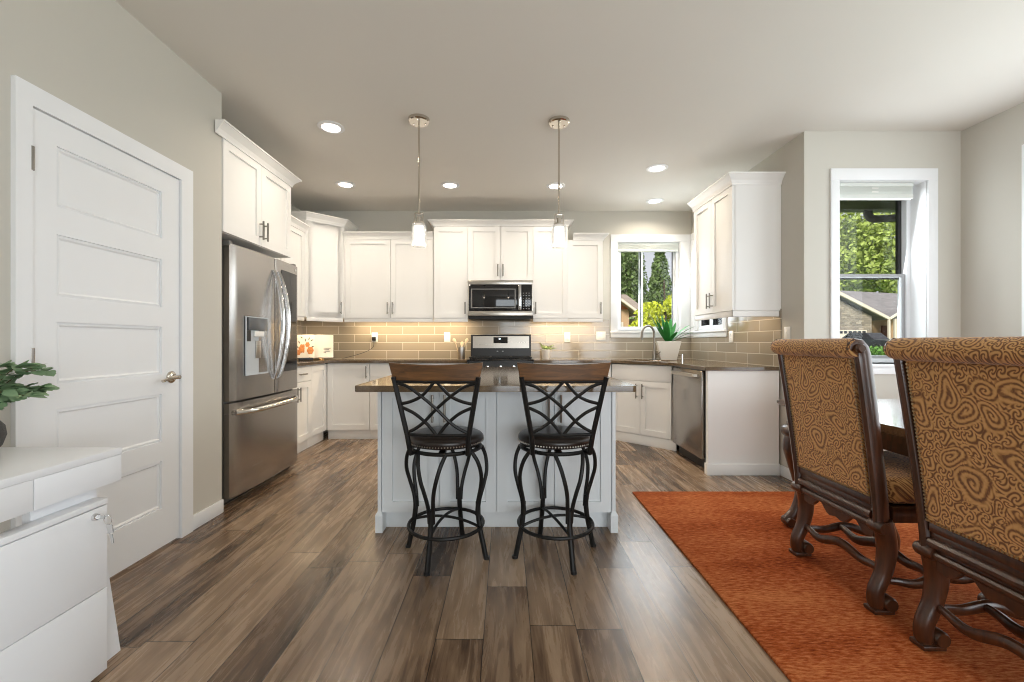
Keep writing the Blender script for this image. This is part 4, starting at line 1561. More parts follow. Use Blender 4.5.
kr.box(FXX + 0.012, 1.411, 0.539, FXX + 0.034, 1.413, 0.551)
n = 20
kr.tube([(FXX + 0.044 + 0.013 * math.cos(2 * PI * i / n), 1.412, 0.536 + 0.015 * math.sin(2 * PI * i / n)) for i in range(n)], 0.0012, 6, closed=True)
kr.tube([(FXX + 0.034, 1.412, 0.547), (FXX + 0.048, 1.412, 0.550)], 0.002, 6)
kr.prism([(FXX + 0.038, 0.524), (FXX + 0.060, 0.520), (FXX + 0.064, 0.495), (FXX + 0.046, 0.490)], 1.410, 1.414, 'y', 0.001)
kr.prism([(FXX + 0.050, 0.491), (FXX + 0.060, 0.489), (FXX + 0.064, 0.460), (FXX + 0.058, 0.456)], 1.411, 1.413, 'y')
tag(kr.build('key_ring', 'chrome', None, loc=(FXX + 0.04, 1.412, 0.5)), 'small bunch of keys hanging from the lock of the white filing cabinet', 'keys')

# vase with eucalyptus
random.seed(4)
vx, vy = -1.752, 1.432
r_ = root('vase', 'dark textured round vase on the white desk holding green eucalyptus', 'vase', (vx, vy, 0.7505))
MB().lathe([(0.0, 0.0), (0.035, 0.0), (0.050, 0.02), (0.060, 0.055), (0.056, 0.085), (0.040, 0.108), (0.032, 0.115), (0.034, 0.122), (0.029, 0.122), (0.027, 0.114), (0.035, 0.10), (0.0, 0.095)], (vx, vy, 0.7505), 32).build('body', 'vase', r_, angle=60)
pr = root('eucalyptus_sprays', 'green eucalyptus sprays leaning out of the dark vase on the desk', 'plant', (vx, vy, 0.86))
st, lv = MB(), MB()
for i in range(30):
    a = random.uniform(-PI, PI)
    reach = random.uniform(0.07, 0.15)
    up_ = random.uniform(-0.02, 0.13)
    if i < 9:
        a = random.uniform(-0.9, 0.35)
        reach = random.uniform(0.10, 0.185)
        up_ = random.uniform(-0.03, 0.13)
    dx, dy = math.cos(a), math.sin(a)
    if vx + dx * reach < XL + 0.02:
        dx = abs(dx) * 0.4
    if vy + dy * reach > 1.60:
        dy = -abs(dy) * 0.5
    p = spline([(vx, vy, 0.852), (vx + dx * reach * 0.25, vy + dy * reach * 0.25, 0.90 + up_ * 0.5), (vx + dx * reach * 0.65, vy + dy * reach * 0.65, 0.925 + up_ * 0.9), (vx + dx * reach, vy + dy * reach, 0.915 + up_)], 5)
    st.tube(p, 0.0016, 5)
    for j, q in enumerate(p[4:]):
        for s_ in (-1, 1):
            ang = a + s_ * random.uniform(0.7, 1.4)
            dd = Vector((math.cos(ang), math.sin(ang), random.uniform(-0.4, 0.6)))
            L = random.uniform(0.030, 0.046)
            e = q + dd.normalized() * (L + 0.006)
            if e.x < XL + 0.008 or e.z < 0.80:
                continue
            lv.leaf(q + dd * 0.004, dd, L, L * 0.46, 0.1, 4, up=Vector((random.uniform(-0.6, 0.6), random.uniform(-0.9, 0.3), 1)).normalized(), prof=lambda t: math.sin(PI * min(1, 0.08 + 0.92 * t)) ** 0.6)
st.build('stem', 'stem', pr)
o = lv.build('foliage', 'euca', pr)


# ------------------------------------------------------------------ counter things
def plate(name, label, Mx, w, h, kind, z):
    """electrical plate at local x=0 on a wall face y=0 of frame Mx"""
    r = root(name, label, 'switch' if kind == 'switch' else 'outlet', tuple(Mx @ Vector((0, 0, z))), 0, 'white wall plates')
    MB(Mx).box(-w / 2, -0.006, z - h / 2, w / 2, -0.0003, z + h / 2, 0.002).build('cover', 'white_plastic', r)
    if kind == 'switch':
        k = max(1, round(w / 0.07))
        for i in range(k):
            x = (i - (k - 1) / 2) * 0.046
            MB(Mx).box(x - 0.016, -0.009, z - 0.033, x + 0.016, -0.0062, z + 0.033, 0.001).build('rocker', 'white_plastic', r)
    else:
        for dz_ in (-0.02, 0.02):
            s = MB(Mx).box(-0.014, -0.0075, z + dz_ - 0.014, 0.014, -0.0062, z + dz_ + 0.014, 0.0005).build('socket', 'white_plastic', r)
            MB(Mx).box(-0.007, -0.0079, z + dz_ - 0.004, -0.005, -0.0076, z + dz_ + 0.006).box(0.005, -0.0079, z + dz_ - 0.004, 0.007, -0.0076, z + dz_ + 0.006).build('slot', 'ink', s, smooth=False)
    return r


yt = YB - 0.0083
def bxm(x):
    return Matrix.Translation((x, yt, 0))


plate('wall_outlet', 'white outlet on the tiles with a black charger plugged in', bxm(-1.64), 0.074, 0.118, 'outlet', 1.180)
plate('wall_outlet', 'white outlet on the tiles above the utensil crock', bxm(-0.735), 0.074, 0.118, 'outlet', 1.180)
plate('wall_outlet', 'white outlet on the tiles above the small potted aloe', bxm(0.765), 0.074, 0.118, 'outlet', 1.180)
plate('light_switch', 'wide white double switch on the tiles left of the sink window', bxm(1.185), 0.118, 0.112, 'switch', 1.195)
Mrt = Matrix.Translation((XR - 0.0083, 4.40, 0)) @ Matrix.Rotation(-PI / 2, 4, 'Z')
plate('wall_outlet', 'white outlet on the right wall tiles at the end of the window sill', Mrt, 0.080, 0.118, 'outlet', 1.175)
Mrt = Matrix.Translation((XR, 3.535, 0)) @ Matrix.Rotation(-PI / 2, 4, 'Z')
plate('light_switch', 'white light switch on the painted wall just past the end of the tiles', Mrt, 0.074, 0.118, 'switch', 1.185)
# charger and its cord
r_ = root('phone_charger', 'black charger with a cord hanging down from the outlet to the counter', 'charger', (-1.64, yt - 0.02, 1.15))
MB().box(-1.662, yt - 0.048, 1.135, -1.618, yt - 0.0085, 1.182, 0.004).build('plug', 'black', r_)
p = spline([(-1.64, yt - 0.035, 1.136), (-1.65, yt - 0.03, 1.06), (-1.72, yt - 0.025, 1.01), (-1.84, yt - 0.03, 0.965), (-1.95, yt - 0.04, 0.935), (-2.02, yt - 0.06, 0.9165)], 6)
MB().tube(p, 0.0028, 6).build('cord', 'black', r_)

# cookbook on a stand
Mc = Matrix.Translation((-2.24, 5.03, CT)) @ Matrix.Rotation(R(22), 4, 'Z')
tilt = Matrix.Rotation(R(-20), 4, 'X') @ Matrix.Diagonal((1, 1, 1.32, 1))
bs = root('book_stand', 'gilt wire book stand holding an open cookbook on the left counter', 'stand', (-2.24, 5.03, CT))
b = MB(Mc)
for s_ in (-1, 1):
    b.tube(spline([(s_ * 0.05, -0.055, 0.030), (s_ * 0.06, -0.06, 0.008), (s_ * 0.10, -0.055, 0.0065), (s_ * 0.08, 0.0, 0.0065), (s_ * 0.06, 0.045, 0.0065)], 6), 0.0055, 8)
    b.tube([(s_ * 0.06, 0.045, 0.0065), (s_ * 0.05, 0.070, 0.18)], 0.005, 8)
    b.tube([(s_ * 0.05, -0.050, 0.012), (s_ * 0.06, 0.040, 0.012)], 0.005, 8)
b.tube([(-0.062, 0.045, 0.0065), (0.062, 0.045, 0.0065)], 0.005, 8)
b.tube([(-0.05, 0.070, 0.18), (0.05, 0.070, 0.18)], 0.005, 8)
b.build('wire_frame', 'gold', bs)
Mk = Mc @ Matrix.Translation((0, -0.028, 0.026)) @ tilt
bk = root('open_cookbook', 'open cookbook with a rose picture on its left page, leaning on the gilt stand', 'book', (-2.24, 5.03, CT + 0.03))
b = MB(Mk)
n = 8
for s_ in (-1, 1):
    pl = [(0, 0.012)] + [(s_ * 0.205 * i / n, 0.004 - 0.016 * math.sin(PI * (i / n) ** 0.6) * (1 - i / n)) for i in range(n + 1)] + [(s_ * 0.205, 0.012)]
    b.prism(pl, 0.0, 0.215, 'z')
b.build('pages', 'paper', bk)
MB(Mk).box(-0.210, 0.0125, -0.003, 0.210, 0.016, 0.219, 0.001).build('cover', 'ink', bk)


def page_y(x):
    i = abs(x) / 0.205
    return 0.004 - 0.016 * math.sin(PI * i ** 0.6) * (1 - i) - 0.0016


b = MB(Mk)
for (x, z, rr_) in ((-0.125, 0.085, 0.042), (-0.045, 0.065, 0.036), (-0.17, 0.05, 0.026), (-0.075, 0.12, 0.024)):
    for k in range(6):
        a = k * PI / 3
        b.ball((x + rr_ * 0.55 * math.cos(a), page_y(x), z + rr_ * 0.55 * math.sin(a)), rr_ * 0.5, 8, 1, 0.03, 1)
    b.ball((x, page_y(x), z), rr_ * 0.5, 8, 1, 0.05, 1)
b.build('rose_print', 'rose', bk)
b = MB(Mk)
for (x, z, a) in ((-0.06, 0.175, 60), (-0.03, 0.16, 30), (-0.14, 0.19, 150), (-0.165, 0.145, 120), (-0.10, 0.165, 100), (-0.02, 0.10, 20), (-0.18, 0.10, 170)):
    ca, sa = math.cos(R(a)), math.sin(R(a))
    pl = [(x - 0.018 * ca, z - 0.018 * sa), (x + 0.006 * sa, z - 0.006 * ca), (x + 0.018 * ca, z + 0.018 * sa), (x - 0.006 * sa, z + 0.006 * ca)]
    y_ = page_y(x)
    b.prism(pl, y_ - 0.0012, y_ + 0.0004, 'y')
b.build('leaf_print', 'leafprint', bk, smooth=False)
b = MB(Mk)
for j, w_ in enumerate((0.10, 0.085, 0.095, 0.05)):
    b.box(0.075, page_y(0.12) - 0.001, 0.085 - j * 0.014, 0.075 + w_, page_y(0.12) + 0.002, 0.089 - j * 0.014)
b.build('printed_lines', 'ink', bk, smooth=False)
b = MB(Matrix.Translation((-2.27, 4.875, CT + 0.0005)) @ Matrix.Rotation(R(35), 4, 'Z')).box(-0.075, -0.03, 0, 0.075, 0.03, 0.028, 0.003)
tag(b.build('small_box', 'black', None, loc=(-2.27, 4.875, CT)), 'small dark box lying on the counter in front of the cookbook', 'box')

# utensil crock
cxx, cyy = -0.548, 5.27
r_ = root('utensil_crock', 'grey metal crock left of the range', 'crock', (cxx, cyy, CT))
MB().lathe([(0, 0.0005), (0.042, 0.0005), (0.043, 0.004), (0.043, 0.150), (0.040, 0.150), (0.040, 0.006), (0, 0.006)], (cxx, cyy, CT), 28).build('body', 'steel_x', r_)
for i, (dx, dy, tx, ty, zt_, lab) in enumerate(((-0.020, 0.0, -0.095, 0.0, 0.245, 'pale spoon leaning left in the metal crock by the range'), (0.018, 0.004, 0.075, 0.0, 0.245, 'pale spoon leaning right in the metal crock by the range'),
                                                (0.002, 0.018, 0.006, 0.03, 0.205, 'short pale spatula standing upright in the metal crock by the range'))):
    b = MB()
    P0, P1 = Vector((cxx + dx, cyy + dy, CT + 0.012)), Vector((cxx + tx * 0.72, cyy + ty * 0.72, CT + zt_ - 0.05))
    P2 = Vector((cxx + tx, cyy + ty, CT + zt_))
    b.tube([P0, P1], 0.006, 8)
    d_ = (P2 - P1)
    b.tube([P1 - d_ * 0.1, P1 + d_ * 0.3, P1 + d_ * 0.8, P1 + d_ * 1.15], [0.006, 0.018, 0.022, 0.008], 10, flat=0.35, up=(1, 0, 0))
    tag(b.build('cooking_spoon', 'wood_spoon', None, loc=tuple(P0)), lab, 'utensil', 'utensils in the crock')

# aloe
ax_, ay_ = 0.485, 5.25
r_ = root('potted_aloe', 'small spiky aloe in a white pot right of the range', 'plant', (ax_, ay_, CT))
MB().lathe([(0, 0.0005), (0.046, 0.0005), (0.050, 0.006), (0.055, 0.115), (0.050, 0.117), (0.047, 0.100), (0, 0.100)], (ax_, ay_, CT), 28).build('pot', 'ceramic', r_)
MB().lathe([(0, 0.100), (0.047, 0.101), (0, 0.106)], (ax_, ay_, CT), 16).build('soil', 'soil', r_)
b = MB()
for (a, el, L) in ((150, 55, 0.15), (110, 70, 0.10), (60, 70, 0.09), (20, 38, 0.15), (-10, 22, 0.15), (200, 50, 0.11), (250, 60, 0.09), (300, 55, 0.10), (340, 45, 0.11), (0, 60, 0.09)):
    dd = Vector((math.cos(R(a)) * math.cos(R(el)), math.sin(R(a)) * math.cos(R(el)), math.sin(R(el))))
    pts_ = [Vector((ax_, ay_, CT + 0.103)) + dd * L * t - Vector((0, 0, 0.02 * t * t)) for t in (0, 0.3, 0.6, 1)]
    b.tube(pts_, [0.010, 0.011, 0.008, 0.001], 8, flat=0.45)
b.build('leaves', 'aloe', r_)

# plant by the sink
random.seed(11)
px_, py_ = 1.90, 5.04
r_ = root('potted_plant', 'white square pot with long glossy green leaves behind the faucet', 'plant', (px_, py_, CT))
vs_, fs = [], []
prof = [(0.085, 0.0005), (0.130, 0.215), (0.122, 0.215), (0.112, 0.19)]
Mp = Matrix.Translation((px_, py_, CT)) @ Matrix.Rotation(R(-15), 4, 'Z')
for (h_, z) in prof:
    vs_ += [(-h_, -h_, z), (h_, -h_, z), (h_, h_, z), (-h_, h_, z)]
for i in range(3):
    for j in range(4):
        fs.append((i * 4 + j, i * 4 + (j + 1) % 4, (i + 1) * 4 + (j + 1) % 4, (i + 1) * 4 + j))
fs += [(3, 2, 1, 0), (12, 13, 14, 15)]
b = MB(Mp)
b.raw(vs_, fs)
o = b.build('pot', 'ceramic', r_, smooth=False)
bv = o.modifiers.new('edge', 'BEVEL')
bv.width = 0.008
bv.segments = 3
MB(Mp).box(-0.110, -0.110, 0.190, 0.110, 0.110, 0.197).build('soil', 'soil', r_, smooth=False)
b = MB()
LV = [(170, 62, 0.40), (60, 60, 0.34), (-28, 45, 0.40), (215, 52, 0.30), (165, 72, 0.36), (120, 78, 0.33), (200, 62, 0.30), (240, 70, 0.26), (80, 75, 0.28), (5, 50, 0.40), (-15, 36, 0.38), (-45, 26, 0.36), (-75, 50, 0.24), (30, 66, 0.26), (150, 60, 0.30), (-120, 60, 0.22), (-20, 62, 0.22), (185, 80, 0.30)]
for (a, el, L) in LV:
    dd = Vector((math.cos(R(a)) * math.cos(R(el)), math.sin(R(a)) * math.cos(R(el)), math.sin(R(el))))
    b0 = Vector((px_ + 0.02 * math.cos(R(a)), py_ + 0.02 * math.sin(R(a)), CT + 0.195))
    tip = b0 + dd * L
    if tip.x > XR - 0.03:
        L *= max(0.2, (XR - 0.03 - b0.x) / (tip.x - b0.x))
    if (b0 + dd * L).y > YB - 0.03:
        L *= 0.7
    b.leaf(b0, dd, L * (1.12 if el > 55 else 1.0), 0.030, 0.22 if el < 60 else 0.06, 8)
b.build('leaves', 'leaf', r_)

# faucet, on the slanted counter behind the sink
fc = sk + v * 0.195 + u * (-0.05)
r_ = root('faucet', 'tall brushed gooseneck kitchen faucet at the corner sink', 'faucet', (fc.x, fc.y, CT))
b = MB()
b.lathe([(0, 0.0005), (0.027, 0.0005), (0.027, 0.010), (0.020, 0.016), (0.019, 0.10), (0.016, 0.11), (0, 0.11)], (fc.x, fc.y, CT), 20)
b.build('base', 'nickel', r_)
dv = Vector((-0.97, -0.25)).normalized()
pts_ = [(fc.x, fc.y, CT + 0.10), (fc.x, fc.y, CT + 0.30)]
for i in range(1, 13):
    a = PI * i / 12
    q = 0.080 * (1 - math.cos(a))
    pts_.append((fc.x + dv.x * q, fc.y + dv.y * q, CT + 0.30 + 0.095 * math.sin(a)))
pts_.append((fc.x + dv.x * 0.165, fc.y + dv.y * 0.165, CT + 0.235))
b = MB().tube(pts_, [0.0125] * 13 + [0.014, 0.0165], 12)
b.build('spout', 'nickel', r_)
MB().tube([(fc.x + 0.015, fc.y, CT + 0.065), (fc.x + 0.030, fc.y - 0.05, CT + 0.072), (fc.x + 0.042, fc.y - 0.085, CT + 0.095)], [0.010, 0.008, 0.006], 10).build('lever', 'nickel', r_)
sp = sk + u * 0.31 + v * 0.12
r_ = root('soap_dispenser', 'short metal soap pump on the counter right of the plant pot', 'dispenser', (sp.x, sp.y, CT))
MB().lathe([(0, 0.0005), (0.022, 0.0005), (0.022, 0.008), (0.012, 0.012), (0.012, 0.05), (0, 0.05)], (sp.x, sp.y, CT), 18).build('collar', 'chrome', r_)
MB().lathe([(0, 0.0505), (0.017, 0.0505), (0.017, 0.072), (0, 0.074)], (sp.x, sp.y, CT), 18).tube([(sp.x, sp.y, CT + 0.064), (sp.x - 0.05, sp.y - 0.03, CT + 0.060)], 0.006, 8).build('pump_head', 'chrome', r_)


# ------------------------------------------------------------------ ceiling lamps
WARM = (1.0, 0.88, 0.73)
for (x, y, lab) in ((-1.33, 3.27, 'round recessed ceiling light nearest to us, above the refrigerator side'),
                    (-1.665, 4.46, 'round recessed ceiling light in front of the slanted corner cabinet'),
                    (-0.583, 4.48, 'round recessed ceiling light just right of the left pendant stem'),
                    (0.520, 4.50, 'round recessed ceiling light behind the right pendant stem'),
                    (1.42, 4.04, 'round recessed ceiling light above the dishwasher, larger of the two on the right'),
                    (1.722, 4.98, 'round recessed ceiling light just above the sink window')):
    r_ = root('recessed_light', lab, 'ceiling light', (x, y, CZ), 0, 'recessed ceiling lights')
    MB().lathe([(0.068, -0.0005), (0.098, -0.0005), (0.098, -0.004), (0.070, -0.010), (0.066, -0.004), (0.068, -0.0005)], (x, y, CZ), 32).build('trim_ring', 'trim', r_)
    MB().lathe([(0, -0.001), (0.0655, -0.001), (0.0655, -0.004), (0, -0.006)], (x, y, CZ), 32).build('lens', 'can_lens', r_)
    lamp('downlight', 'AREA', (x, y, CZ - 0.012), (0, 0, 0), 6, WARM, 0.13, shape='DISK', parent=r_, spread=R(150))

for (x, y, lab) in ((-0.638, 3.153, 'nickel pendant lamp with a white glass shade, left one over the island'), (0.392, 3.18, 'nickel pendant lamp with a white glass shade, right one over the island')):
    r_ = root('pendant_lamp', lab, 'pendant lamp', (x, y, CZ), 0, 'pendant lamps over the island')
    b = MB().lathe([(0, -0.0005), (0.078, -0.0005), (0.078, -0.020), (0.070, -0.027), (0, -0.027)], (x, y, CZ), 32)
    cn = b.build('canopy', 'brass_nickel', r_)
    b = MB()
    for a in (30, 150, 270):
        b.ball((x + 0.05 * math.cos(R(a)), y + 0.05 * math.sin(R(a)), CZ - 0.030), 0.007, 8)
    b.build('screw', 'brass_nickel', cn)
    MB().tube([(x, y, CZ - 0.027), (x, y, 2.068)], 0.0075, 12).build('stem', 'brass_nickel', r_)
    b = MB()
    for (z0, z1) in ((2.058, 2.068),):
        b.box(x - 0.030, y - 0.009, z0, x + 0.030, y + 0.009, z1, 0.002)
    for s_ in (-1, 1):
        b.box(x + s_ * 0.030 - 0.004, y - 0.009, 1.985, x + s_ * 0.030 + 0.004, y + 0.009, 2.060)
    b.lathe([(0, 1.984), (0.040, 1.984), (0.040, 1.995), (0.018, 2.000), (0.018, 2.035), (0, 2.035)], (x, y, 0), 20)
    b.build('yoke', 'brass_nickel', r_)
    MB().lathe([(0.0, 1.983), (0.048, 1.983), (0.053, 1.976), (0.054, 1.828), (0.052, 1.820), (0.047, 1.820), (0.049, 1.835), (0.049, 1.97), (0, 1.972)], (x, y, 0), 28).build('shade', 'frosted', r_)
    MB().lathe([(0.0, 1.9695), (0.036, 1.9695), (0.039, 1.962), (0.039, 1.842), (0.035, 1.835), (0, 1.835)], (x, y, 0), 24).build('inner_diffuser', 'shade', r_)
    lamp('pendant_bulb', 'POINT', (x, y, 1.812), (0, 0, 0), 0.8, WARM, 0.03, parent=r_)

# under-cabinet light strips (hidden behind the light rails)
for (x0, x1, y, pw) in ((-1.86, -0.87, 5.22, 7), (-0.83, -0.47, 5.22, 3), (0.34, 0.71, 5.22, 3), (0.75, 1.12, 5.22, 2)):
    lamp('under_cabinet_strip', 'AREA', ((x0 + x1) / 2, y, 1.395), (0, 0, 0), pw, (1, 0.78, 0.5), x1 - x0, 0.04)
lamp('under_cabinet_strip', 'AREA', (-2.3, 4.95, 1.395), (0, 0, 0), 2.2, (1, 0.78, 0.5), 0.3, 0.3)
lamp('under_cabinet_strip', 'AREA', (2.17, 3.95, 1.380), (0, 0, 0), 1.3, (1, 0.78, 0.5), 0.04, 0.6)


# ------------------------------------------------------------------ outdoors
def height(y):
    return -0.30 if y < 9 else -0.30 + min(1.0, (y - 9) / 24) * 0.75


gb = MB()
ys = [YB + 0.16, 9, 12, 16, 20, 25, 33, 45, 70]
vs_, fs = [], []
for i, y in enumerate(ys):
    vs_ += [(-25, y, height(y)), (70, y, height(y))]
for i in range(len(ys) - 1):
    fs.append((i * 2, i * 2 + 1, i * 2 + 3, i * 2 + 2))
nb = len(vs_)
vs_ += [(3.72, -8, -0.31), (70, -8, -0.31), (70, YB + 0.16, -0.31), (3.72, YB + 0.16, -0.31)]
fs.append((nb, nb + 1, nb + 2, nb + 3))
gb.raw(vs_, fs)
struct(gb.build('ground', 'lawn', smooth=False))

# eaves of this house over the windows
ev = MB()
ev.box(-2.8, YB + 0.151, 2.50, 3.1, YB + 0.62, 2.56).box(XR + 0.151, 3.56, 2.50, 3.1, YB + 0.15, 2.56)
ev.box(XR + 0.151, YBAY + BT + 0.001, 2.40, 4.4, 4.16, 2.499)
struct(ev.build('roof_eave', 'eave', smooth=False))
r_ = root('downspout', 'dark curved gutter downspout under the eave in the dining window', 'downspout', (3.6, 4.22, 2.4))
MB().box(2.5, 4.165, 2.402, 4.4, 4.27, 2.50, 0.01).build('gutter', 'gutter', r_)
MB().tube(spline([(3.55, 4.215, 2.43), (3.55, 4.215, 2.37), (3.58, 4.20, 2.325), (3.66, 4.17, 2.315), (3.85, 4.1, 2.31), (4.05, 4.0, 2.28)], 6), 0.036, 14).build('pipe', 'gutter', r_)


def foliage(b, n, sampler, size, rnd):
    for _ in range(n):
        p = sampler()
        L = size * rnd.uniform(0.6, 1.3)
        a = Vector((rnd.gauss(0, 1), rnd.gauss(0, 1), rnd.gauss(0, 1))).normalized()
        c_ = a.orthogonal().normalized()
        c_ = Matrix.Rotation(rnd.uniform(0, 2 * PI), 3, a) @ c_
        w_ = a.cross(c_)
        vs__ = [p - c_ * L * 0.5, p + w_ * L * 0.28, p + c_ * L * 0.5, p - w_ * L * 0.28]
        b.raw([tuple(q) for q in vs__], [(0, 1, 2, 3)])


def tree(name, label, x, y, z0, h, r, shape, mat, n, size, seed, group):
    rnd = random.Random(seed)
    t = root(name, label, 'tree' if name != 'shrub' else 'shrub', (x, y, z0), 0, group)
    MB().tube([(x, y, z0 - 0.1), (x + 0.05 * r, y, z0 + h * 0.5), (x, y, z0 + h * 0.92)], [max(0.04, h * 0.022), h * 0.014, 0.02], 8).build('trunk', 'bark', t)
    if shape == 'cone':
        def smp():
            q = 1 - math.sqrt(rnd.random())
            zz_ = 0.06 + 0.94 * q
            rr_ = r * (1 - zz_ * 0.97) * (0.92 + 0.12 * math.sin(zz_ * 46 + rnd.uniform(-0.6, 0.6))) * math.sqrt(rnd.uniform(0.25, 1))
            a = rnd.uniform(0, 2 * PI)
            return Vector((x + rr_ * math.cos(a), y + rr_ * math.sin(a), z0 + h * zz_ - 0.12 * rr_))
    else:
        blobs = []
        for _ in range(16):
            a, el = rnd.uniform(0, 2 * PI), rnd.uniform(-1.0, 1.2)
            q = rnd.uniform(0.3, 0.72)
            blobs.append((Vector((q * r * math.cos(a) * math.cos(el), q * r * math.sin(a) * math.cos(el), h * (0.50 + 0.42 * q * math.sin(el)))), rnd.uniform(0.30, 0.5) * r))
        def smp():
            c_, rb = rnd.choice(blobs)
            dd = Vector((rnd.gauss(0, 1), rnd.gauss(0, 1), rnd.gauss(0, 1))).normalized() * rb * rnd.uniform(0.55, 1.0)
            dd.z *= min(1.0, h * 0.45 / r)
            p = Vector((x, y, z0)) + c_ + dd
            p.z = max(p.z, z0 + 0.05)
            return p
    b_ = MB()
    foliage(b_, n, smp, size, rnd)
    b_.build('crown', mat, t, smooth=False)
    return t


def at(px, d):
    """ground position seen at pixel column px, d metres ahead"""
    return (px - 506) * d / 430.0


G = 'garden trees beyond the windows'
tree('fir_tree', 'broad fir tree behind the brown roof in the left half of the sink window', at(626, 33), 33, 0.3, 12.2, 2.5, 'cone', 'fir', 9000, 0.38, 1, G)
tree('fir_tree', 'pointed fir tree in the right half of the sink window', at(660, 39.5), 39.5, 0.4, 10.9, 2.3, 'cone', 'fir', 8000, 0.36, 2, G)
tree('fir_tree', 'thin distant fir at the right edge of the sink window', at(681, 44), 44, 0.4, 9.6, 1.5, 'cone', 'fir', 2500, 0.3, 3, G)
tree('fir_tree', 'sparse dark fir between the two bigger firs in the sink window', at(640, 44), 44, 0.4, 12.6, 1.7, 'cone', 'fir', 2200, 0.3, 13, G)
tree('shrub', 'large yellow green shrub below the firs in the sink window', at(664, 13), 13, -0.1, 3.35, 1.1, 'round', 'yellow_leaf', 7000, 0.13, 4, G)
tree('shrub', 'low bright shrub closest to the sink window', at(672, 9.8), 9.8, -0.3, 2.0, 0.75, 'round', 'yellow_leaf', 3500, 0.10, 5, G)
tree('shrub', 'green shrub seen in the low corner window under the wall cabinet', at(716, 11.5), 11.5, -0.3, 2.6, 0.95, 'round', 'hedge', 4500, 0.13, 6, G)
tree('broadleaf_tree', 'tall bright green tree filling the dining window behind the grey roof', at(870, 56), 56, 0.4, 23, 9.5, 'round', 'broad', 20000, 0.62, 7, G)
hd = root('hedge', 'low green hedge just outside below the dining window', 'hedge', (at(872, 14), 14, 0))
rnd = random.Random(21)
hx0, hx1 = at(836, 14), at(905, 14)
b = MB()
foliage(b, 5000, lambda: Vector((rnd.uniform(hx0, hx1), rnd.uniform(13.6, 14.5), rnd.uniform(-0.2, 0.93 + 0.05 * rnd.random()))), 0.12, rnd)
b.build('foliage', 'hedge', hd, smooth=False)
MB().box(hx0, 13.9, -0.25, hx1, 14.2, 0.5).build('stem', 'bark', hd, smooth=False)

# neighbour house seen in the dining window
hy = 34.0
gz = height(hy)
r_ = root('neighbour_house', 'grey roofed house with a shingled garage gable seen in the dining window', 'house', (at(870, hy), hy, gz))
gx0, gxp, gx1 = at(772, hy), at(822, hy), at(883, hy)
zt_ = lambda py, d_=34.0: H + (342 - py) * d_ / FPX
b = MB()
b.prism([(gx0 + 0.5, gz), (gx1 - 0.9, gz), (gx1 - 0.9, zt_(316)), (gxp, zt_(288) - 0.25), (gx0 + 0.5, zt_(316))], hy, hy + 6, 'y')
b.build('garage_gable', 'stone', r_, smooth=False)
b = MB()
b.prism([(gx1 + 0.1, zt_(320)), (gx1 + 0.1, zt_(317)), (gxp, zt_(285)), (gx0 - 0.1, zt_(317)), (gx0 - 0.1, zt_(320)), (gxp, zt_(288.5))], hy - 0.45, hy - 0.30, 'y')
b.build('rake_board', 'fascia', r_, smooth=False)
b = MB()
b.prism([(gx1, zt_(318)), (gxp, zt_(286)), (gxp, zt_(288.5)), (gx1, zt_(320))], hy - 0.30, hy + 7, 'y')
b.prism([(gx0, zt_(318)), (gxp, zt_(286)), (gxp, zt_(288.5)), (gx0, zt_(320))], hy - 0.30, hy + 7, 'y')
xe = at(960, hy)
xs_ = at(840, hy)
b.raw([(xs_, hy + 0.9, zt_(318)), (xe, hy + 0.9, zt_(318)), (xe, hy + 5.5, zt_(297) + 0.9), (xs_, hy + 5.5, zt_(283) + 0.3), (xs_, hy + 10, zt_(318)), (xe, hy + 10, zt_(318))], [(0, 1, 2, 3), (3, 2, 5, 4), (0, 3, 4), (1, 5, 2), (0, 4, 5, 1)])
b.build('roof', 'roof_grey', r_, smooth=False)
MB().box(at(870, hy), hy + 1.4, gz, xe, hy + 9, zt_(319)).build('wall', 'siding_tan', r_, smooth=False)
b = MB()
pxm = at(898, hy)
b.prism([(at(884, hy), zt_(320)), (at(884, hy), zt_(318)), (pxm, zt_(309)), (at(913, hy), zt_(318)), (at(913, hy), zt_(320)), (pxm, zt_(311.5))], hy - 0.6, hy - 0.45, 'y')
b.build('porch_fascia', 'fascia', r_, smooth=False)
b = MB()
b.prism([(at(884.5, hy), zt_(319)), (pxm, zt_(310)), (at(912.5, hy), zt_(319))], hy - 0.44, hy + 2.5, 'y')
b.build('porch_roof', 'roof_grey', r_, smooth=False)
for q in (883.5, 889.5):
    MB().box(at(q, hy), hy - 0.5, gz, at(q + 1.4, hy), hy - 0.35, zt_(319)).build('porch_post', 'fascia', r_, smooth=False)
MB().box(at(890, hy), hy - 0.15, gz, at(910, hy), hy - 0.05, zt_(319)).build('porch_wall', 'siding_tan', r_, smooth=False)
MB().box(at(885, hy + 1), hy + 1.2, gz, at(889, hy + 1), hy + 1.38, zt_(325)).build('front_door', 'brick_red', r_, smooth=False)
gd = MB().box(at(800, hy), hy - 0.08, gz, at(866, hy), hy - 0.01, zt_(330)).build('garage_door', 'fascia', r_, smooth=False)
b = MB()
for i in range(6):
    q = 838.5 + i * 4.6
    b.box(at(q, hy), hy - 0.11, zt_(333.5), at(q + 3.2, hy), hy - 0.081, zt_(331))
b.build('garage_window', 'black_gloss', gd, smooth=False)

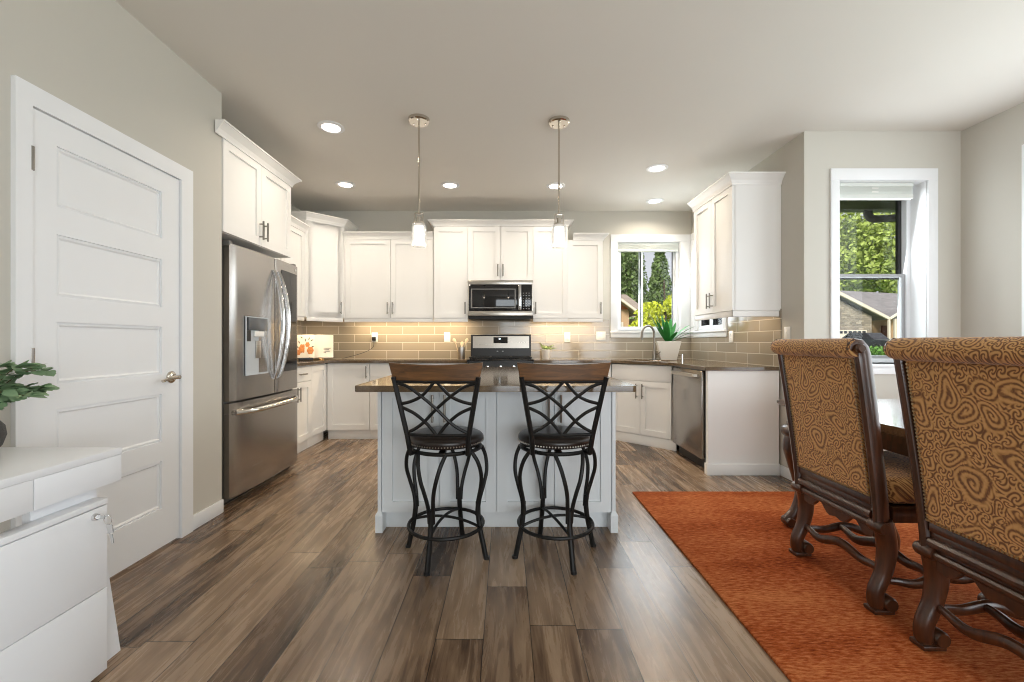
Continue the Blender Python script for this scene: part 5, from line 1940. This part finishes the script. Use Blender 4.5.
# parked car
cy_ = 31.0
cxm = at(868, cy_)
gz = height(cy_)
r_ = root('parked_car', 'dark grey car parked on the street in front of the grey roofed house', 'car', (cxm, cy_, gz))
Mcar = Matrix.Translation((cxm, cy_, gz)) @ Matrix.Rotation(R(-78), 4, 'Z')
b = MB(Mcar)
b.prism([(-2.0, 0.30), (2.0, 0.30), (2.05, 0.62), (1.95, 0.82), (0.95, 0.92), (-1.2, 0.98), (-1.98, 0.95), (-2.06, 0.6)], -0.85, 0.85, 'y', 0.05)
bd = b.build('body', 'car', r_)
b = MB(Mcar)
b.prism([(0.95, 0.92), (0.35, 1.40), (-0.75, 1.45), (-1.45, 0.97)], -0.74, 0.74, 'y', 0.04)
b.build('cabin', 'black_gloss', r_)
for x in (-1.25, 1.25):
    for y in (-0.80, 0.80):
        MB(Mcar).lathe([(0, -0.10), (0.30, -0.10), (0.33, -0.06), (0.33, 0.06), (0.30, 0.10), (0, 0.10)], (x, y, 0.33), 20, 'y').build('wheel', 'black', r_)
MB(Mcar).box(2.0, -0.75, 0.62, 2.07, -0.45, 0.76, 0.01).box(2.0, 0.45, 0.62, 2.07, 0.75, 0.76, 0.01).build('lamp', 'red', bd)

# neighbour house in the sink window
hy = 19.0
zt_ = lambda py, d_=19.0: H + (342 - py) * d_ / FPX
gz = height(hy)
r_ = root('garden_house', 'tan house with a brown roof and rust gable board in the sink window', 'house', (at(600, hy), hy, gz))
x0, xp, x1 = at(560, hy), at(598, hy), at(637, hy)
b = MB()
b.prism([(x0, gz), (at(629, hy), gz), (at(629, hy), zt_(311)), (xp, zt_(287)), (x0, zt_(311))], hy, hy + 5, 'y')
b.build('wall', 'siding_tan', r_, smooth=False)
MB().prism([(at(620 - 14, hy), zt_(309.5)), (at(630, hy), zt_(309.5)), (xp, zt_(287.5))], hy - 0.06, hy - 0.01, 'y').build('gable_board', 'rust_board', r_, smooth=False)
b = MB()
b.prism([(x1, zt_(315.5)), (x1, zt_(313)), (xp, zt_(284)), (at(559, hy), zt_(313)), (at(559, hy), zt_(315.5)), (xp, zt_(287))], hy - 0.5, hy - 0.38, 'y')
b.build('rake_board', 'fascia', r_, smooth=False)
b = MB()
b.prism([(x1, zt_(314)), (xp, zt_(285)), (xp, zt_(287)), (x1, zt_(315.5))], hy - 0.38, hy + 5.5, 'y')
b.raw([(at(585, hy), hy + 1.5, zt_(315)), (at(668, hy), hy + 1.5, zt_(315)), (at(664, hy), hy + 6, zt_(293) + 0.6), (at(585, hy), hy + 6, zt_(293) + 0.6)], [(0, 1, 2, 3)])
b.raw([(at(585, hy), hy + 10.5, zt_(315)), (at(668, hy), hy + 10.5, zt_(315)), (at(664, hy), hy + 6, zt_(293) + 0.6), (at(585, hy), hy + 6, zt_(293) + 0.6)], [(0, 1, 2, 3)])
b.build('roof', 'roof_brown', r_, smooth=False)
MB().box(at(629, hy), hy + 2.5, gz, at(664, hy), hy + 9.5, zt_(316)).build('rear_wall', 'siding_grey', r_, smooth=False)
fw = MB().box(at(619.5, hy), hy - 0.05, zt_(327.5), at(623, hy), hy - 0.005, zt_(322)).build('window', 'fascia', r_, smooth=False)
fn = root('fence', 'weathered wooden fence beside the tan house in the sink window', 'fence', (at(645, 17), 17, height(17)))
b = MB()
for i in range(20):
    x = at(634, 17) + i * 0.15
    b.box(x, 17, height(17), x + 0.135, 17.03, 1.62)
b.build('board_panel', 'fence', fn, smooth=False)
